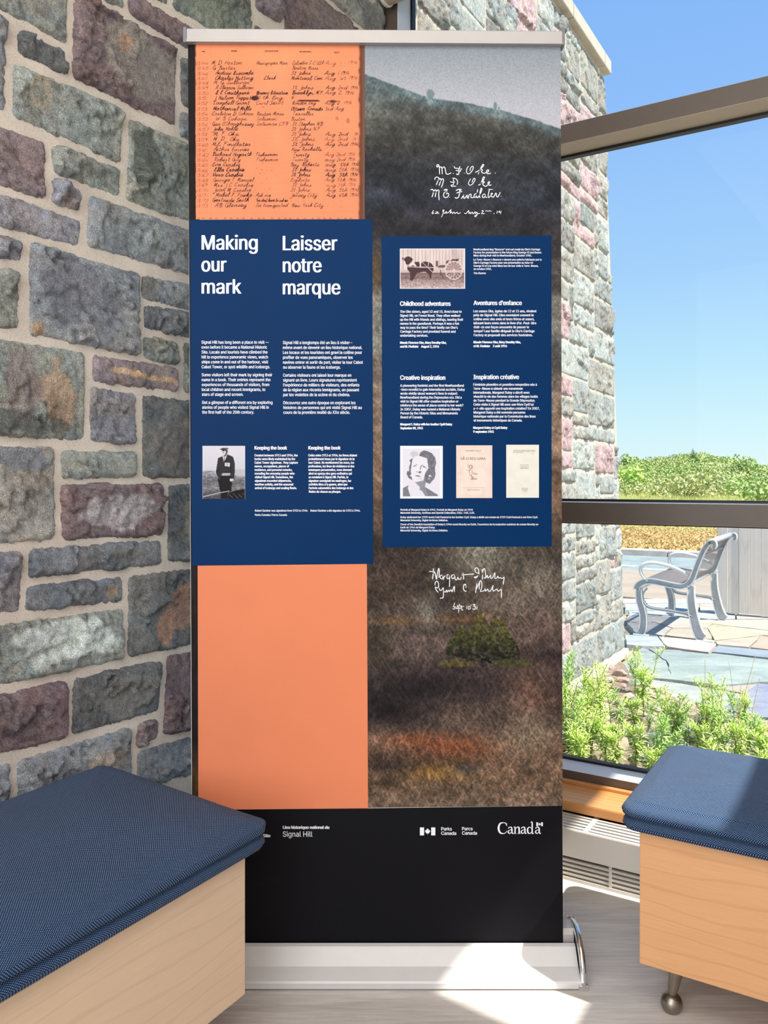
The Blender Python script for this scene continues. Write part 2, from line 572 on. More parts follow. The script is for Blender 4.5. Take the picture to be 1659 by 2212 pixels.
def stone_patch(quad, tone, seed, cell=0.006, base=0.012, rel=0.010, spots=(), sunk=0.006, bright=1.0):
    """quad: 4 (q,z) corners TL TR BR BL. Returns verts(world) faces cols"""
    rs = np.random.RandomState(seed)
    A = np.array(quad, float)
    w = (np.linalg.norm(A[1] - A[0]) + np.linalg.norm(A[2] - A[3])) / 2
    hgt = (np.linalg.norm(A[3] - A[0]) + np.linalg.norm(A[2] - A[1])) / 2
    nx = max(6, int(w / cell)); ny = max(6, int(hgt / cell))
    m = 0.006
    u = np.linspace(-m / w, 1 + m / w, nx + 1); t = np.linspace(-m / hgt, 1 + m / hgt, ny + 1)
    U, T = np.meshgrid(u, t)
    Q = ((1 - U) * A[0][0] + U * A[1][0]) * (1 - T) + ((1 - U) * A[3][0] + U * A[2][0]) * T
    Z = ((1 - U) * A[0][1] + U * A[1][1]) * (1 - T) + ((1 - U) * A[3][1] + U * A[2][1]) * T
    d = np.minimum(np.minimum(U, 1 - U) * w, np.minimum(T, 1 - T) * hgt)
    # rounded corners
    cxd = np.minimum(U, 1 - U) * w; cyd = np.minimum(T, 1 - T) * hgt
    rc = 0.012
    cd = rc - np.sqrt(np.maximum(rc - cxd, 0) ** 2 + np.maximum(rc - cyd, 0) ** 2)
    d = np.where((cxd < rc) & (cyd < rc), cd, d)
    d = d + 0.006 * (fbm(Q * 45, Z * 45, seed + 5, 3) - 0.5) + 0.004 * (vn(Q * 160, Z * 160, seed + 9) - 0.5)
    e = sst((d + 0.005) / 0.010)
    sx, sy = rs.uniform(-1, 1, 2)
    h = base * (0.7 + 0.3 * rs.rand()) + 0.35 * rel * (sx * (U - 0.5) + sy * (T - 0.5)) * 2
    dome = sst(d / (0.16 * min(w, hgt) + 0.01))
    h = h * (0.55 + 0.45 * dome)
    n_cliff = rs.randint(3, 7)
    h0 = h.copy()
    crack = np.zeros_like(h)
    for k in range(n_cliff):
        f = rs.uniform(4, 11); an = rs.uniform(0, 3.14); st = rs.uniform(0.35, 1.0)
        ca, sa = math.cos(an), math.sin(an)
        xa = (Q * ca + Z * sa) * f; ya = (-Q * sa + Z * ca) * f * st
        nn = fbm(xa + 3.1 * k, ya - 7.7 * k, seed * 3 + k, 3) + 0.09 * (vn(Q * 70, Z * 70, seed + k) - 0.5)
        th = np.percentile(nn, rs.uniform(20, 80))
        s_ = sst((nn - th) / 0.022 + 0.5)
        amp = rel * rs.uniform(0.35, 1.0) * rs.choice([-1, 1])
        h = h + amp * (s_ - 0.5)
        crack = np.maximum(crack, 4 * s_ * (1 - s_) * min(1, abs(amp) / 0.006))
    h = h + rel * 0.55 * (fbm(Q * 16, Z * 16, seed + 77, 4) - 0.5) + 0.0035 * (fbm(Q * 80, Z * 80, seed + 78, 3) - 0.5)
    lowest = 0.0035 + 0.004 * vn(Q * 25, Z * 25, seed + 79)
    h = np.where(h < lowest, lowest - 0.25 * np.minimum(lowest - h, 0.008), h)
    H = -sunk + (h + sunk) * e
    c0 = np.array(lin(TONES[tone])) * bright
    c0 = c0.mean() * 0.38 + c0 * 0.62
    n1 = fbm(Q * 12, Z * 12, seed + 200, 4)[..., None]
    cols = c0 * (0.80 + 0.45 * n1) * (1 - 0.42 * crack[..., None])
    cols = cols * (1 + 0.10 * (vn(Q * 30, Z * 30, seed + 300)[..., None] - 0.5) * np.array([1.5, 0, -1.5]))
    for (su, sv, ru, rv, rgb, al) in spots:
        dd = ((U - su) / ru) ** 2 + ((T - sv) / rv) ** 2 + 2.4 * (fbm(Q * 22, Z * 22, seed + 400, 4) - 0.5)
        a = (al * sst((1.12 - dd) / 0.30))[..., None]
        c1 = np.array(lin(rgb)) * min(bright, 1.35)
        c1 = c1.mean() * 0.25 + c1 * 0.75
        cols = cols * (1 - a) + c1 * (0.75 + 0.5 * n1) * a
    V = np.stack([CORNER[0] - Q * ND[0] + H * WD[0], CORNER[1] - Q * ND[1] + H * WD[1], Z], -1).reshape(-1, 3)
    idx = np.arange((nx + 1) * (ny + 1)).reshape(ny + 1, nx + 1)
    Fc = np.stack([idx[:-1, :-1], idx[1:, :-1], idx[1:, 1:], idx[:-1, 1:]], -1).reshape(-1, 4)
    C4 = np.concatenate([cols.reshape(-1, 3), np.ones((V.shape[0], 1))], 1)
    return V, Fc, C4


# stones read off the photograph; zoom frames: (scale, x0, y0)
Z1 = (3.687, 0, 0); Z2 = (3.687, 0, 550); Z3 = (3.351, 0, 1100); ZP = (1.0, 0, 0)
OCH = (168, 132, 96)
ST = [
    (Z1, [(-90, -250), (548, -60), (530, 362), (-90, 20)], 'g', [(.6, .5, .15, .3, (120, 104, 98), .4)]),
    (Z1, [(-90, 90), (50, 152), (42, 892), (-90, 845)], 'b', []),
    (Z1, [(145, 232), (530, 402), (530, 602), (135, 425)], 'd', []),
    (Z1, [(108, 508), (975, 885), (962, 1300), (96, 925)], 'g', [(.22, .35, .11, .36, (146, 132, 110), .6), (.21, .34, .06, .2, (120, 122, 112), .9)]),
    (Z1, [(602, -70), (1405, 402), (1390, 1005), (580, 622)], 'r', [(.62, .45, .40, .44, (126, 116, 110), .9), (.45, .3, .05, .1, (156, 120, 90), .8)]),
    (Z1, [(700, -150), (985, -20), (985, 82), (700, -62)], 'g', []),
    (Z1, [(1028, -60), (1660, 285), (1660, 495), (1026, 108)], 'r', [(.3, .5, .2, .5, (130, 106, 104), .6)]),
    (Z1, [(1050, -150), (1335, -30), (1335, 50), (1050, -110)], 'g', []),
    (Z1, [(1376, -260), (1996, -20), (1996, 430), (1376, 64)], 'G', [(.5, .5, .4, .4, (116, 122, 106), .5)]),
    (ZP, [(551, -60), (607, -18), (607, 53), (551, 17)], 'p', []),
    (ZP, [(549, 49), (601, 90), (601, 190), (549, 150)], 'd', []),
    (ZP, [(613, -75), (769, 58), (769, 190), (613, 86)], 'r', [(.6, .3, .3, .3, (128, 112, 106), .5)]),
    (ZP, [(650, -132), (825, 14), (825, 98), (650, -56)], 't', [(.8, .6, .2, .5, (92, 92, 92), .7)]),
    (ZP, [(776, 66), (825, 112), (825, 230), (776, 190)], 'd', []),
    (ZP, [(680, -210), (825, -70), (825, -6), (680, -145)], 'v', []),
    (Z1, [(1442, 450), (1760, 600), (1760, 1000), (1438, 832)], 'd', []),
    (Z1, [(1428, 884), (1760, 1040), (1760, 1230), (1422, 1082)], 'b', []),
    (Z1, [(1022, 938), (1700, 1240), (1700, 1835), (1004, 1602)], 'g', [(.18, .4, .16, .4, (58, 64, 58), .85)]),
    (Z1, [(-90, 975), (362, 1132), (355, 1592), (-90, 1440)], 'p', []),
    (Z1, [(412, 1145), (955, 1352), (948, 1575), (422, 1372)], 'g', [(.42, .45, .28, .35, (122, 124, 122), .7)]),
    (Z1, [(427, 1412), (650, 1512), (640, 1705), (422, 1622)], 'v', [(.5, .7, .3, .3, (140, 124, 116), .5)]),
    (Z1, [(702, 1557), (1700, 1902), (1700, 2238), (696, 1967)], 'b', [(.35, .5, .3, .4, (118, 130, 132), .5)]),
    (Z1, [(-90, 1515), (640, 1752), (628, 1970), (-90, 1775)], 'v', []),
    (Z1, [(-90, 1840), (177, 1915), (170, 2095), (-90, 2030)], 'v', []),
    (Z2, [(247, -98), (1090, 146), (1096, 802), (230, 640)], 'b', [(.42, .42, .34, .36, (104, 106, 118), .8), (.06, .92, .05, .07, (160, 124, 90), .8)]),
    (Z2, [(-90, 92), (145, 132), (150, 602), (-90, 562)], 'g', []),
    (Z2, [(1125, 162), (1700, 290), (1700, 480), (1116, 352)], 'b', [(.1, .5, .09, .5, (118, 112, 100), .6)]),
    (Z2, [(1142, 392), (1700, 508), (1700, 700), (1142, 590)], 'B', []),
    (Z2, [(1140, 642), (1420, 702), (1415, 880), (1140, 820)], 'g', []),
    (Z2, [(1462, 702), (1720, 752), (1720, 1140), (1456, 1096)], 'G', []),
    (Z2, [(738, 802), (1415, 906), (1415, 1096), (730, 1010)], 'p', [(.3, .45, .20, .13, (186, 152, 116), .95), (.62, .56, .22, .11, (182, 144, 104), .95), (.85, .55, .12, .09, (178, 140, 98), .95)]),
    (Z2, [(-90, 652), (682, 780), (670, 1482), (-90, 1436)], 'g', [(.66, .48, .24, .36, (164, 134, 104), .85), (.32, .45, .2, .4, (128, 114, 112), .8), (.2, .86, .5, .13, (70, 74, 72), .7)]),
    (Z2, [(727, 1056), (1085, 1106), (1080, 1516), (720, 1490)], 'v', []),
    (Z2, [(1132, 1116), (1720, 1196), (1720, 1786), (1130, 1776)], 'd', [(.5, .6, .4, .35, (104, 98, 96), .7)]),
    (Z2, [(486, 1550), (1080, 1572), (1080, 1770), (486, 1786)], 'g', []),
    (Z2, [(-90, 1515), (440, 1542), (436, 2268), (-90, 2314)], 't', [(.4, .1, .5, .15, (108, 112, 122), .8)]),
    (Z2, [(486, 1832), (1302, 1824), (1285, 2240), (486, 2270)], 'r', [(.52, .50, .34, .33, (150, 142, 148), .97)]),
    (Z2, [(1340, 1832), (1720, 1826), (1720, 2440), (1330, 2442)], 'd', [(.55, .5, .25, .5, (128, 118, 106), .6)]),
    (Z3, [(216, 292), (1165, 226), (1165, 405), (206, 496)], 'B', [(.72, .4, .15, .3, (112, 106, 96), .5)]),
    (Z3, [(-90, 322), (160, 315), (146, 746), (-90, 760)], 'v', []),
    (Z3, [(192, 560), (890, 486), (885, 666), (176, 746)], 'B', [(.88, .5, .07, .25, (150, 126, 92), .8)]),
    (Z3, [(932, 490), (1640, 402), (1640, 930), (926, 1070)], 'd', [(.50, .45, .17, .30, (156, 116, 90), .85), (.32, .7, .08, .2, (164, 116, 84), .7)]),
    (Z3, [(-90, 848), (890, 716), (890, 1086), (-90, 1290)], 'g', [(.50, .48, .46, .36, (172, 182, 178), .95)]),
    (Z3, [(527, 1222), (1176, 1096), (1150, 1460), (516, 1640)], 'd', [(.55, .5, .35, .4, (122, 120, 116), .7)]),
    (Z3, [(1206, 1060), (1700, 968), (1700, 1520), (1180, 1640)], 'r', [(.28, .45, .12, .3, (134, 110, 118), .7)]),
    (Z3, [(-90, 1360), (485, 1240), (485, 1660), (-90, 1795)], 'r', [(.85, .5, .12, .5, (124, 96, 108), .6)]),
    (Z3, [(990, 1552), (1146, 1512), (1140, 1655), (990, 1740)], 'p', []),
    (Z3, [(122, 1822), (946, 1577), (952, 1950), (122, 2190)], 'b', [(.74, .62, .16, .34, (140, 126, 108), .8)]),
    (Z3, [(-90, 1878), (76, 1822), (76, 2200), (-90, 2250)], 'b', []),
    (Z3, [(987, 1750), (1700, 1565), (1700, 1840), (987, 2030)], 'b', [(.35, .45, .2, .4, (124, 132, 140), .7)]),
]

wall_left = empty('wall_left', P(0, 0, 0), 'coursed rock-faced stone wall with cream mortar left of the banner', kind='structure')
# mortar bed: gently uneven sheet with depth behind it
gq = np.linspace(0.0, WALL_Q[1], 180); gz = np.linspace(0, 3.2, 130)
GQ, GZ = np.meshgrid(gq, gz)
GH = 0.0015 * (fbm(GQ * 20, GZ * 20, 3, 3) - 0.5) * 2
V = np.stack([CORNER[0] - GQ * ND[0] + GH * WD[0], CORNER[1] - GQ * ND[1] + GH * WD[1], GZ], -1).reshape(-1, 3)
idx = np.arange(GQ.size).reshape(GQ.shape)
Fc = np.stack([idx[:-1, :-1], idx[1:, :-1], idx[1:, 1:], idx[:-1, 1:]], -1).reshape(-1, 4)
mk('mortar_bed', V, Fc, M['mortar'], wall_left, smooth=True)
pqb('wall_core', -0.30, -0.012, -0.12, WALL_Q[1], -0.1, 3.2, M['mortar'], wall_left)

placed = []       # (qmin,qmax,zmin,zmax)
for i, (zf, quad, tone, spots) in enumerate(ST):
    pts = [wall_pt(zf[1] + x / zf[0], zf[2] + y / zf[0]) for x, y in quad]
    V, Fc, C4 = stone_patch(pts, tone, 100 + i, 0.0050, 0.010, 0.012, spots, bright=1.6)
    mk('stone', V, Fc, M['stone'], wall_left, smooth=True, cols=C4)
    qs = [a[0] for a in pts]; zs = [a[1] for a in pts]
    placed.append((min(qs), max(qs), min(zs), max(zs)))


def fill_stones(parent, qa, qb, za, zb, seed, wr, hr, cell, base, rel, joint, tones, occupied=(), bright=1.0, limit=400, end=None, name='stone'):
    rnd = random.Random(seed)
    g = 0.02
    nq, nz = int((qb - qa) / g), int((zb - za) / g)
    occ = np.zeros((nq, nz), bool)
    for (a, b, c, d) in occupied:
        i0 = max(0, int(math.floor((a - joint * 0.8 - qa) / g))); i1 = min(nq, int(math.ceil((b + joint * 0.8 - qa) / g)))
        k0 = max(0, int(math.floor((c - joint * 0.2 - za) / g))); k1 = min(nz, int(math.ceil((d + joint * 0.2 - za) / g)))
        if i1 > i0 and k1 > k0:
            occ[i0:i1, k0:k1] = True
    n = 0
    for k in range(nz):
        i = 0
        while i < nq:
            if occ[i, k]:
                i += 1; continue
            wmax = int(rnd.uniform(*wr) / g); hmax = max(3, int(rnd.uniform(*hr) / g))
            w = 0
            while i + w < nq and w < wmax and not occ[i + w, k]:
                w += 1
            rest = 0
            while i + w + rest < nq and rest < 4 and not occ[i + w + rest, k]:
                rest += 1
            if rest < 4:
                w += rest
            h = 1
            while k + h < nz and h < hmax and not occ[i:i + w, k + h].any():
                h += 1
            if nz - (k + h) < 4:
                h = nz - k if not occ[i:i + w, k:nz].any() else h
            occ[i:i + w, k:k + h] = True
            q0, q1, z0, z1 = qa + i * g, qa + (i + w) * g, za + k * g, za + (k + h) * g
            j = joint / 2
            if w >= 3 and h >= 3 and n < limit:
                if end is not None:
                    q0 = max(q0, end((z0 + z1) / 2) - 0.008)
                if q1 - q0 > 0.07:
                    f = lambda: rnd.uniform(-0.004, 0.004)
                    quad = [(q1 - j + f(), z1 - j + f()), (q0 + j + f(), z1 - j + f()), (q0 + j + f(), z0 + j + f()), (q1 - j + f(), z0 + j + f())]
                    tone = rnd.choice(tones)
                    V, Fc, C4 = stone_patch(quad, tone, seed * 1000 + n, cell, base, rel, (), bright=bright)
                    mk(name, V, Fc, M['stone'], parent, smooth=True, cols=C4)
                    n += 1
            i += w
    return n


nfill = fill_stones(wall_left, 0.02, 2.6, 0.0, 3.16, 11, (0.16, 0.5), (0.1, 0.34), 0.016, 0.009, 0.008, 0.018, 'gbpdvrGB', placed, bright=1.6, limit=110)

# stone wall outdoors -------------------------------------------------
wall_out = empty('wall_exterior', P(0, -1.5, 0), 'sunlit coursed stone garden wall beyond the window', kind='structure')


def q_end(z):           # the far end leans outwards at the foot
    return -(3.245 - (z + 0.1) * 0.136)


TOPZ = 3.78
qs_ = []
bm = bmesh.new()
za, zb = -0.12, TOPZ
c8 = [P(0.0, -0.125, za), P(-0.40, -0.125, za), P(-0.40, q_end(za), za), P(0.0, q_end(za), za),
      P(0.0, -0.125, zb), P(-0.40, -0.125, zb), P(-0.40, q_end(zb), zb), P(0.0, q_end(zb), zb)]
box8(bm, c8)
bmesh.ops.recalc_face_normals(bm, faces=bm.faces)
bmk('mortar_core', bm, M['mortar_out'], wall_out)
nout = fill_stones(wall_out, -3.24, -0.14, -0.04, TOPZ - 0.02, 23, (0.24, 0.70), (0.08, 0.24), 0.009, 0.012, 0.0095, 0.016,
                   'cxycxykxcyxkgcytxkcy', (), bright=1.45, limit=400, end=q_end)
# coping stones
cz = TOPZ
k = 0
qq = -0.14
while qq > q_end(TOPZ) - 0.02:
    q2 = max(qq - 0.62, q_end(TOPZ) - 0.04)
    o = pqb('coping_stone', -0.44, 0.045, qq - 0.004, q2 + 0.004, cz, cz + 0.085, M['mortar_out'], wall_out, 0.008)
    qq = q2
pqb('foot_flashing', 0.0, 0.022, -3.26, -0.3, -0.1, -0.045, M['heater'], wall_out, 0.002)

# window ---------------------------------------------------------------
PW = 2.44
win = empty('window_1', P(0, 0, 0), 'tall bronze-framed window beside the banner, looking out on the patio', kind='structure')
fd = -0.12     # frame depth outwards


def member(name, p0, p1, z0, z1, face=M['bronze']):
    bm = bmesh.new()
    pqbox(bm, p0, p1, fd, 0.0, z0, z1, 0.0015, 1)
    o = bmk(name, bm, face, win)
    me = o.data
    me.materials.append(M['beige']); me.materials.append(M['frame_daylit'])
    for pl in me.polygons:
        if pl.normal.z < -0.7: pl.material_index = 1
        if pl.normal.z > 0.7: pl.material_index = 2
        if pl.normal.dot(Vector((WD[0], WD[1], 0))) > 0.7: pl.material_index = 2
    return o


member('jamb', 0.0, 0.058, 0.176, HEAD + 0.2)
member('transom', 0.058, PW, 2.204, 2.266)
member('mullion_rail', 0.058, PW, 0.998, 1.063)
member('bottom_rail', 0.058, PW, 0.176, 0.212)
member('head_rail', 0.0, PW, HEAD + 0.14, HEAD + 0.2)
member('jamb', PW, PW + 0.06, 0.176, HEAD + 0.2)
for (z0, z1) in ((2.266, HEAD + 0.14), (1.063, 2.204), (0.212, 0.998)):
    g = empty('pane_unit', P(0.1, fd, z0), parent=win)
    pqb('glass_pane', 0.066, PW - 0.008, fd + 0.012, fd + 0.016, z0 + 0.004, z1 - 0.004, M['glass'], g)
    ga = 0.008
    pqb('gasket_strip', 0.058, PW, fd + 0.004, fd + 0.028, z0, z0 + ga, M['gasket'], g)
    pqb('gasket_strip', 0.058, PW, fd + 0.004, fd + 0.028, z1 - ga, z1, M['gasket'], g)
    pqb('gasket_strip', 0.058, 0.058 + ga, fd + 0.004, fd + 0.028, z0 + ga, z1 - ga, M['gasket'], g)

wr = empty('wall_front', P(0, 0, 0), 'low wall below the window beside the banner', kind='structure')
pqb('wall_panel', 0.0, 2.62, -0.12, -0.0, -0.12, 0.176, M['whitepaint'], wr)
pqb('wall_panel', 0.0, PW + 0.06, -0.12, 0.0, HEAD + 0.2, 3.2, M['whitepaint'], wr)
# right-hand wall with a high window that lets the sun in
wrt = empty('wall_right', P(2.5, 1.0, 0), 'white side wall right of the bench, with a high window', kind='structure')
for (qa_, qb_, za_, zb_) in ((0.0, 5.2, 0.0, 2.43), (0.0, 5.2, 3.09, 3.2), (1.09, 5.2, 2.43, 3.09)):
    pqb('wall_panel', 2.5, 2.62, qa_, qb_, za_, zb_, M['whitepaint'], wrt)
w2_ = empty('window_2', P(2.5, 0.4, 2.43), 'high clerestory window in the side wall', kind='structure')
pqb('glass_pane', 2.585, 2.589, 0.0, 1.09, 2.43, 3.09, M['glass'], w2_)

sill = empty('sill_board', P(0.03, 0.0, 0.16), 'varnished wood window sill board above the white heater', 'window sill')


def uvbox(name, p0, p1, q0, q1, z0, z1, mat, parent, bevel=0.002, prof=None):
    """box in room axes with metre UVs (along p / q / z)"""
    bm = bmesh.new()
    pqbox(bm, p0, p1, q0, q1, z0, z1, bevel)
    uvl = bm.loops.layers.uv.new('UVMap')
    for f in bm.faces:
        n = f.normal
        a = abs(n.x * WD[0] + n.y * WD[1]); b = abs(n.x * ND[0] + n.y * ND[1]); c = abs(n.z)
        for l in f.loops:
            co = l.vert.co
            d = np.array([co.x, co.y]) - CORNER
            pp = float(d @ WD); qq_ = float(-d @ ND)
            if c >= a and c >= b: l[uvl].uv = (pp, qq_)
            elif b >= a: l[uvl].uv = (pp, co.z)
            else: l[uvl].uv = (qq_, co.z)
    return bmk(name, bm, mat, parent)


uvbox('board', 0.05, 2.48, 0.002, 0.160, 0.155, 0.176, M['sillwood'], sill, 0.004)
uvbox('back_moulding', 0.05, 2.48, 0.002, 0.022, 0.176, 0.186, M['sillwood'], sill, 0.003)
uvbox('nosing', 0.05, 2.48, 0.150, 0.170, 0.150, 0.181, M['sillwood'], sill, 0.006)

# heater ---------------------------------------------------------------
ht = empty('baseboard_heater', P(0.3, 0.2, 0.0), 'white baseboard convector heater with slotted grilles under the wood sill', 'heater')
HP0, HP1, HQ = 0.10, 2.45, 0.275
pqb('casing', HP0, HP1, 0.03, HQ - 0.03, 0.012, 0.128, M['heater_dark'], ht)
pqb('front_panel', HP0, HP1, HQ - 0.012, HQ, 0.066, 0.146, M['heater'], ht, 0.004)
for k in range(4):
    z0 = 0.052 - k * 0.0125
    pqb('grille_bar', HP0, HP1, HQ - 0.014, HQ - 0.002, z0, z0 + 0.0065, M['heater'], ht, 0.0008)
pqb('plinth', HP0, HP1, HQ - 0.020, HQ, 0.0, 0.009, M['heater'], ht)
for k in range(14):
    pp = HP0 + 0.02 + k * 0.155
    pqb('grille_divider', pp, pp + 0.008, HQ - 0.013, HQ - 0.001, 0.006, 0.068, M['heater'], ht)
for k in range(5):
    qq_ = HQ - 0.030 - k * 0.020
    pqb('top_slat', HP0, HP1, qq_, qq_ + 0.011, 0.140, 0.145, M['heater'], ht, 0.0008)
for k in range(7):
    pp = HP0 + 0.10 + k * 0.31
    pqb('top_divider', pp, pp + 0.012, 0.12, HQ - 0.012, 0.1405, 0.1455, M['heater'], ht)

# roller blind at the top of the window
rb = empty('roller_blind', P(0.05, 0.06, 2.86), 'rolled-up beige blind tube high at the window top corner', 'blind')
V, Fc = tube([P(0.045 + 0.02 * i, 0.055, 2.865) for i in (0, 118)], 0.048, 20)
mk('rolled_fabric', V, Fc, M['beige'], rb, smooth=False)
V, Fc = tube([P(0.035, 0.055, 2.865), P(0.045, 0.055, 2.865)], 0.053, 20)
mk('end_bracket', V, Fc, M['whitepaint'], rb)


# ------------------------------------------------------------------ benches


def bench_frame(corner, L, W, out):
    """local x along the long side, y along the short side"""
    return corner, L, W, out


def make_cushion(name, ox, oy, ax, ay, L, W, z0, z1, groove, parent, seed, dome=0.018, tilt=0.0):
    """(ox,oy) corner; ax, ay unit vectors of the long and short sides"""
    c = np.array([ox, oy]) + ax * L / 2 + ay * W / 2
    hx, hy, rc = L / 2, W / 2, 0.028
    prof = [(0.05, z0), (0.012, z0), (0.003, z0 + 0.004), (-0.003, z0 + 0.014), (-0.001, z0 + 0.022), (0.004 + groove * 0.5, z0 + 0.0265), (0.005 + groove, z0 + 0.0285),
            (0.004 + groove * 0.5, z0 + 0.0305), (-0.003, z0 + 0.035), (-0.005, z1 - 0.012), (-0.001, z1 - 0.004), (0.007, z1), (0.018, z1 + 0.003)]
    m = min(hx, hy)
    for f in (0.10, 0.16, 0.24, 0.33, 0.43, 0.54, 0.66, 0.78, 0.90, 0.97, 0.9998):
        prof.append((m * f, z1 + 0.003 + dome * (1 - (1 - f) ** 2.2)))
    nper = []          # perimeter samples: (side position) - equal count per ring
    nl, ns, na = 46, 22, 6

    def ring(ins, z, k):
        a, b = hx - ins, hy - ins
        r_ = max(min(rc - ins * 0.6, a, b), 0.0005)
        pts = []
        for (sx, sy, a0, horiz) in ((1, 1, 0, False), (-1, 1, 90, True), (-1, -1, 180, False), (1, -1, 270, True)):
            for j in range(na):
                t = math.radians(a0 + 90 * j / na)
                pts.append((sx * (a - r_) + r_ * math.cos(t), sy * (b - r_) + r_ * math.sin(t)))
            # straight run after this corner
            if horiz is False:
                n, p0_, p1_ = nl, (sx * (a - r_), sy * b), (-sx * (a - r_), sy * b)
            else:
                n, p0_, p1_ = ns, (sx * a, sy * (b - r_)), (sx * a, -sy * (b - r_))
            for j in range(n):
                t = j / n
                pts.append((p0_[0] * (1 - t) + p1_[0] * t, p0_[1] * (1 - t) + p1_[1] * t))
        return [(x, y, z) for x, y in pts]
    R = [ring(i, z, k) for k, (i, z) in enumerate(prof)]
    n = len(R[0])
    loc = np.array(sum(R, []), float)
    top = sst((loc[:, 2] - (z1 - 0.02)) / 0.02)
    wr_ = 0.010 * (fbm(loc[:, 0] * 5 + loc[:, 1] * 2.2, loc[:, 1] * 7, seed, 3) - 0.5) + 0.005 * (fbm(loc[:, 0] * 14 - loc[:, 1] * 9, loc[:, 1] * 10 + loc[:, 0] * 6, seed + 3, 3) - 0.5)
    loc[:, 2] += tilt * loc[:, 1] / hy * top
    edge = np.minimum(hx - np.abs(loc[:, 0]), hy - np.abs(loc[:, 1]))
    loc[:, 2] += wr_ * top * (0.35 + 0.65 * sst(edge / 0.08))
    V = np.zeros_like(loc)
    V[:, :2] = c + loc[:, :1] * ax + loc[:, 1:2] * ay
    V[:, 2] = loc[:, 2]
    Fc = []
    K = len(R)
    for k in range(K - 1):
        for j in range(n):
            Fc.append((k * n + j, k * n + (j + 1) % n, (k + 1) * n + (j + 1) % n, (k + 1) * n + j))
    Fc.append(tuple(range(n - 1, -1, -1)))
    o = mk(name, V, Fc, M['fabric'], parent, smooth=True)
    me = o.data
    if ax[0] * ay[1] - ax[1] * ay[0] < 0:
        me.flip_normals()
    uv = me.uv_layers.new(name='UVMap')
    nv = len(me.loops)
    li = np.zeros(nv, dtype=np.int32); me.loops.foreach_get('vertex_index', li)
    # arclength down the side so that the weave keeps its size
    drop = np.maximum(0, (z1 + 0.0) - loc[:, 2])
    ex = hx - np.abs(loc[:, 0]); ey = hy - np.abs(loc[:, 1])
    sidex = (ex < ey)
    uu = loc[:, 0] + np.where(sidex, np.sign(loc[:, 0]) * drop, 0)
    vv = loc[:, 1] + np.where(~sidex, np.sign(loc[:, 1]) * drop, 0)
    uvs = np.stack([uu[li], vv[li]], 1).astype(np.float32)
    uv.data.foreach_set('uv', uvs.ravel())
    return o


def make_bench(name, corner, ax, ay, L, W, zb, zt, ztop, groove, label, seed, oh=(.022, .024), wood=None, tilt=0.0):
    """corner: plan corner of the box; ax long side, ay short side"""
    root = empty(name, (corner[0], corner[1], 0), label, 'bench', None)
    ax = np.array(ax); ay = np.array(ay); c0 = np.array(corner)

    def W3(x, y, z):
        q = c0 + ax * x + ay * y
        return (q[0], q[1], z)
    flip = ax[0] * ay[1] - ax[1] * ay[0] < 0
    bm = bmesh.new()
    box8(bm, [W3(0, 0, zb), W3(L, 0, zb), W3(L, W, zb), W3(0, W, zb), W3(0, 0, zt), W3(L, 0, zt), W3(L, W, zt), W3(0, W, zt)], 0.0022, 2)
    bmesh.ops.recalc_face_normals(bm, faces=bm.faces)
    uvl = bm.loops.layers.uv.new('UVMap')
    for f in bm.faces:
        a = abs(f.normal.x * ax[0] + f.normal.y * ax[1])
        for l in f.loops:
            d = np.array([l.vert.co.x, l.vert.co.y]) - c0
            if a > 0.7: l[uvl].uv = (float(d @ ay) + 3.3, l.vert.co.z)
            elif abs(f.normal.z) > 0.7: l[uvl].uv = (float(d @ ax), float(d @ ay))
            else: l[uvl].uv = (float(d @ ax), l.vert.co.z)
    bmk('box', bm, wood or M['maple'], root)
    make_cushion('cushion', *(c0 - ax * oh[0] - ay * oh[1]), ax, ay, L + oh[0] + .02, W + 2 * oh[1], zt, ztop, groove, root, seed, tilt=tilt)
    for (x, y, sx, sy) in ((0.065, 0.065, -1, -1), (L - 0.065, 0.065, 1, -1), (0.065, W - 0.065, -1, 1), (L - 0.065, W - 0.065, 1, 1)):
        lg = empty('leg', W3(x, y, zb), parent=root)
        bx, by = x + sx * 0.013, y + sy * 0.004
        pa, pb = Vector(W3(x, y, zb)), Vector(W3(bx, by, 0.030))
        pts = [pa.lerp(pb, t) for t in (0, 0.04, 0.3, 0.6, 0.9, 1)]
        V, Fc = tube(pts, [0.020, 0.0175, 0.0155, 0.0125, 0.0095, 0.0085], 20)
        mk('shaft', V, Fc, M['steel'], lg, smooth=True)
        bm = bmesh.new()
        bmesh.ops.create_uvsphere(bm, u_segments=24, v_segments=14, radius=0.0225)
        for v_ in bm.verts:
            v_.co.z = max(v_.co.z, -0.0175)
            v_.co += Vector(W3(bx, by, 0.0175))
        bmk('ball_foot', bm, M['steel'], lg, smooth=True)
    return root


w2 = np.array(WD); n2 = np.array(ND)
make_bench('upholstered_bench', (0.536, 1.690), w2, n2, 1.20, 0.42, 0.116, 0.396, 0.450, 0.006,
           'low maple bench with a sunlit blue woven cushion, in front of the window at right', 5, (.032, .024))
# left bench: long side runs along the stone wall towards the camera
make_bench('upholstered_bench', (-0.2685, 1.560), -n2, -w2, 1.15, 0.435, 0.134, 0.408, 0.474, 0.001,
           'low maple bench, its wood paled for window light, with a dark blue woven cushion, against the stone wall at left', 9, (.042, .024), M['maple_lit'], .013)

# ------------------------------------------------------------------ the roll-up banner
BY = 1.851
KB = BY / 1740.0


def B(x, y, d=0.0):
    return ((x - 829.5) * KB, BY - d, EYE - (y - 1042) * KB)


ban = empty('roll_up_banner', (0, BY, 0), 'tall roll-up display banner printed with blue, orange and hillside panels, between the two benches', 'banner')


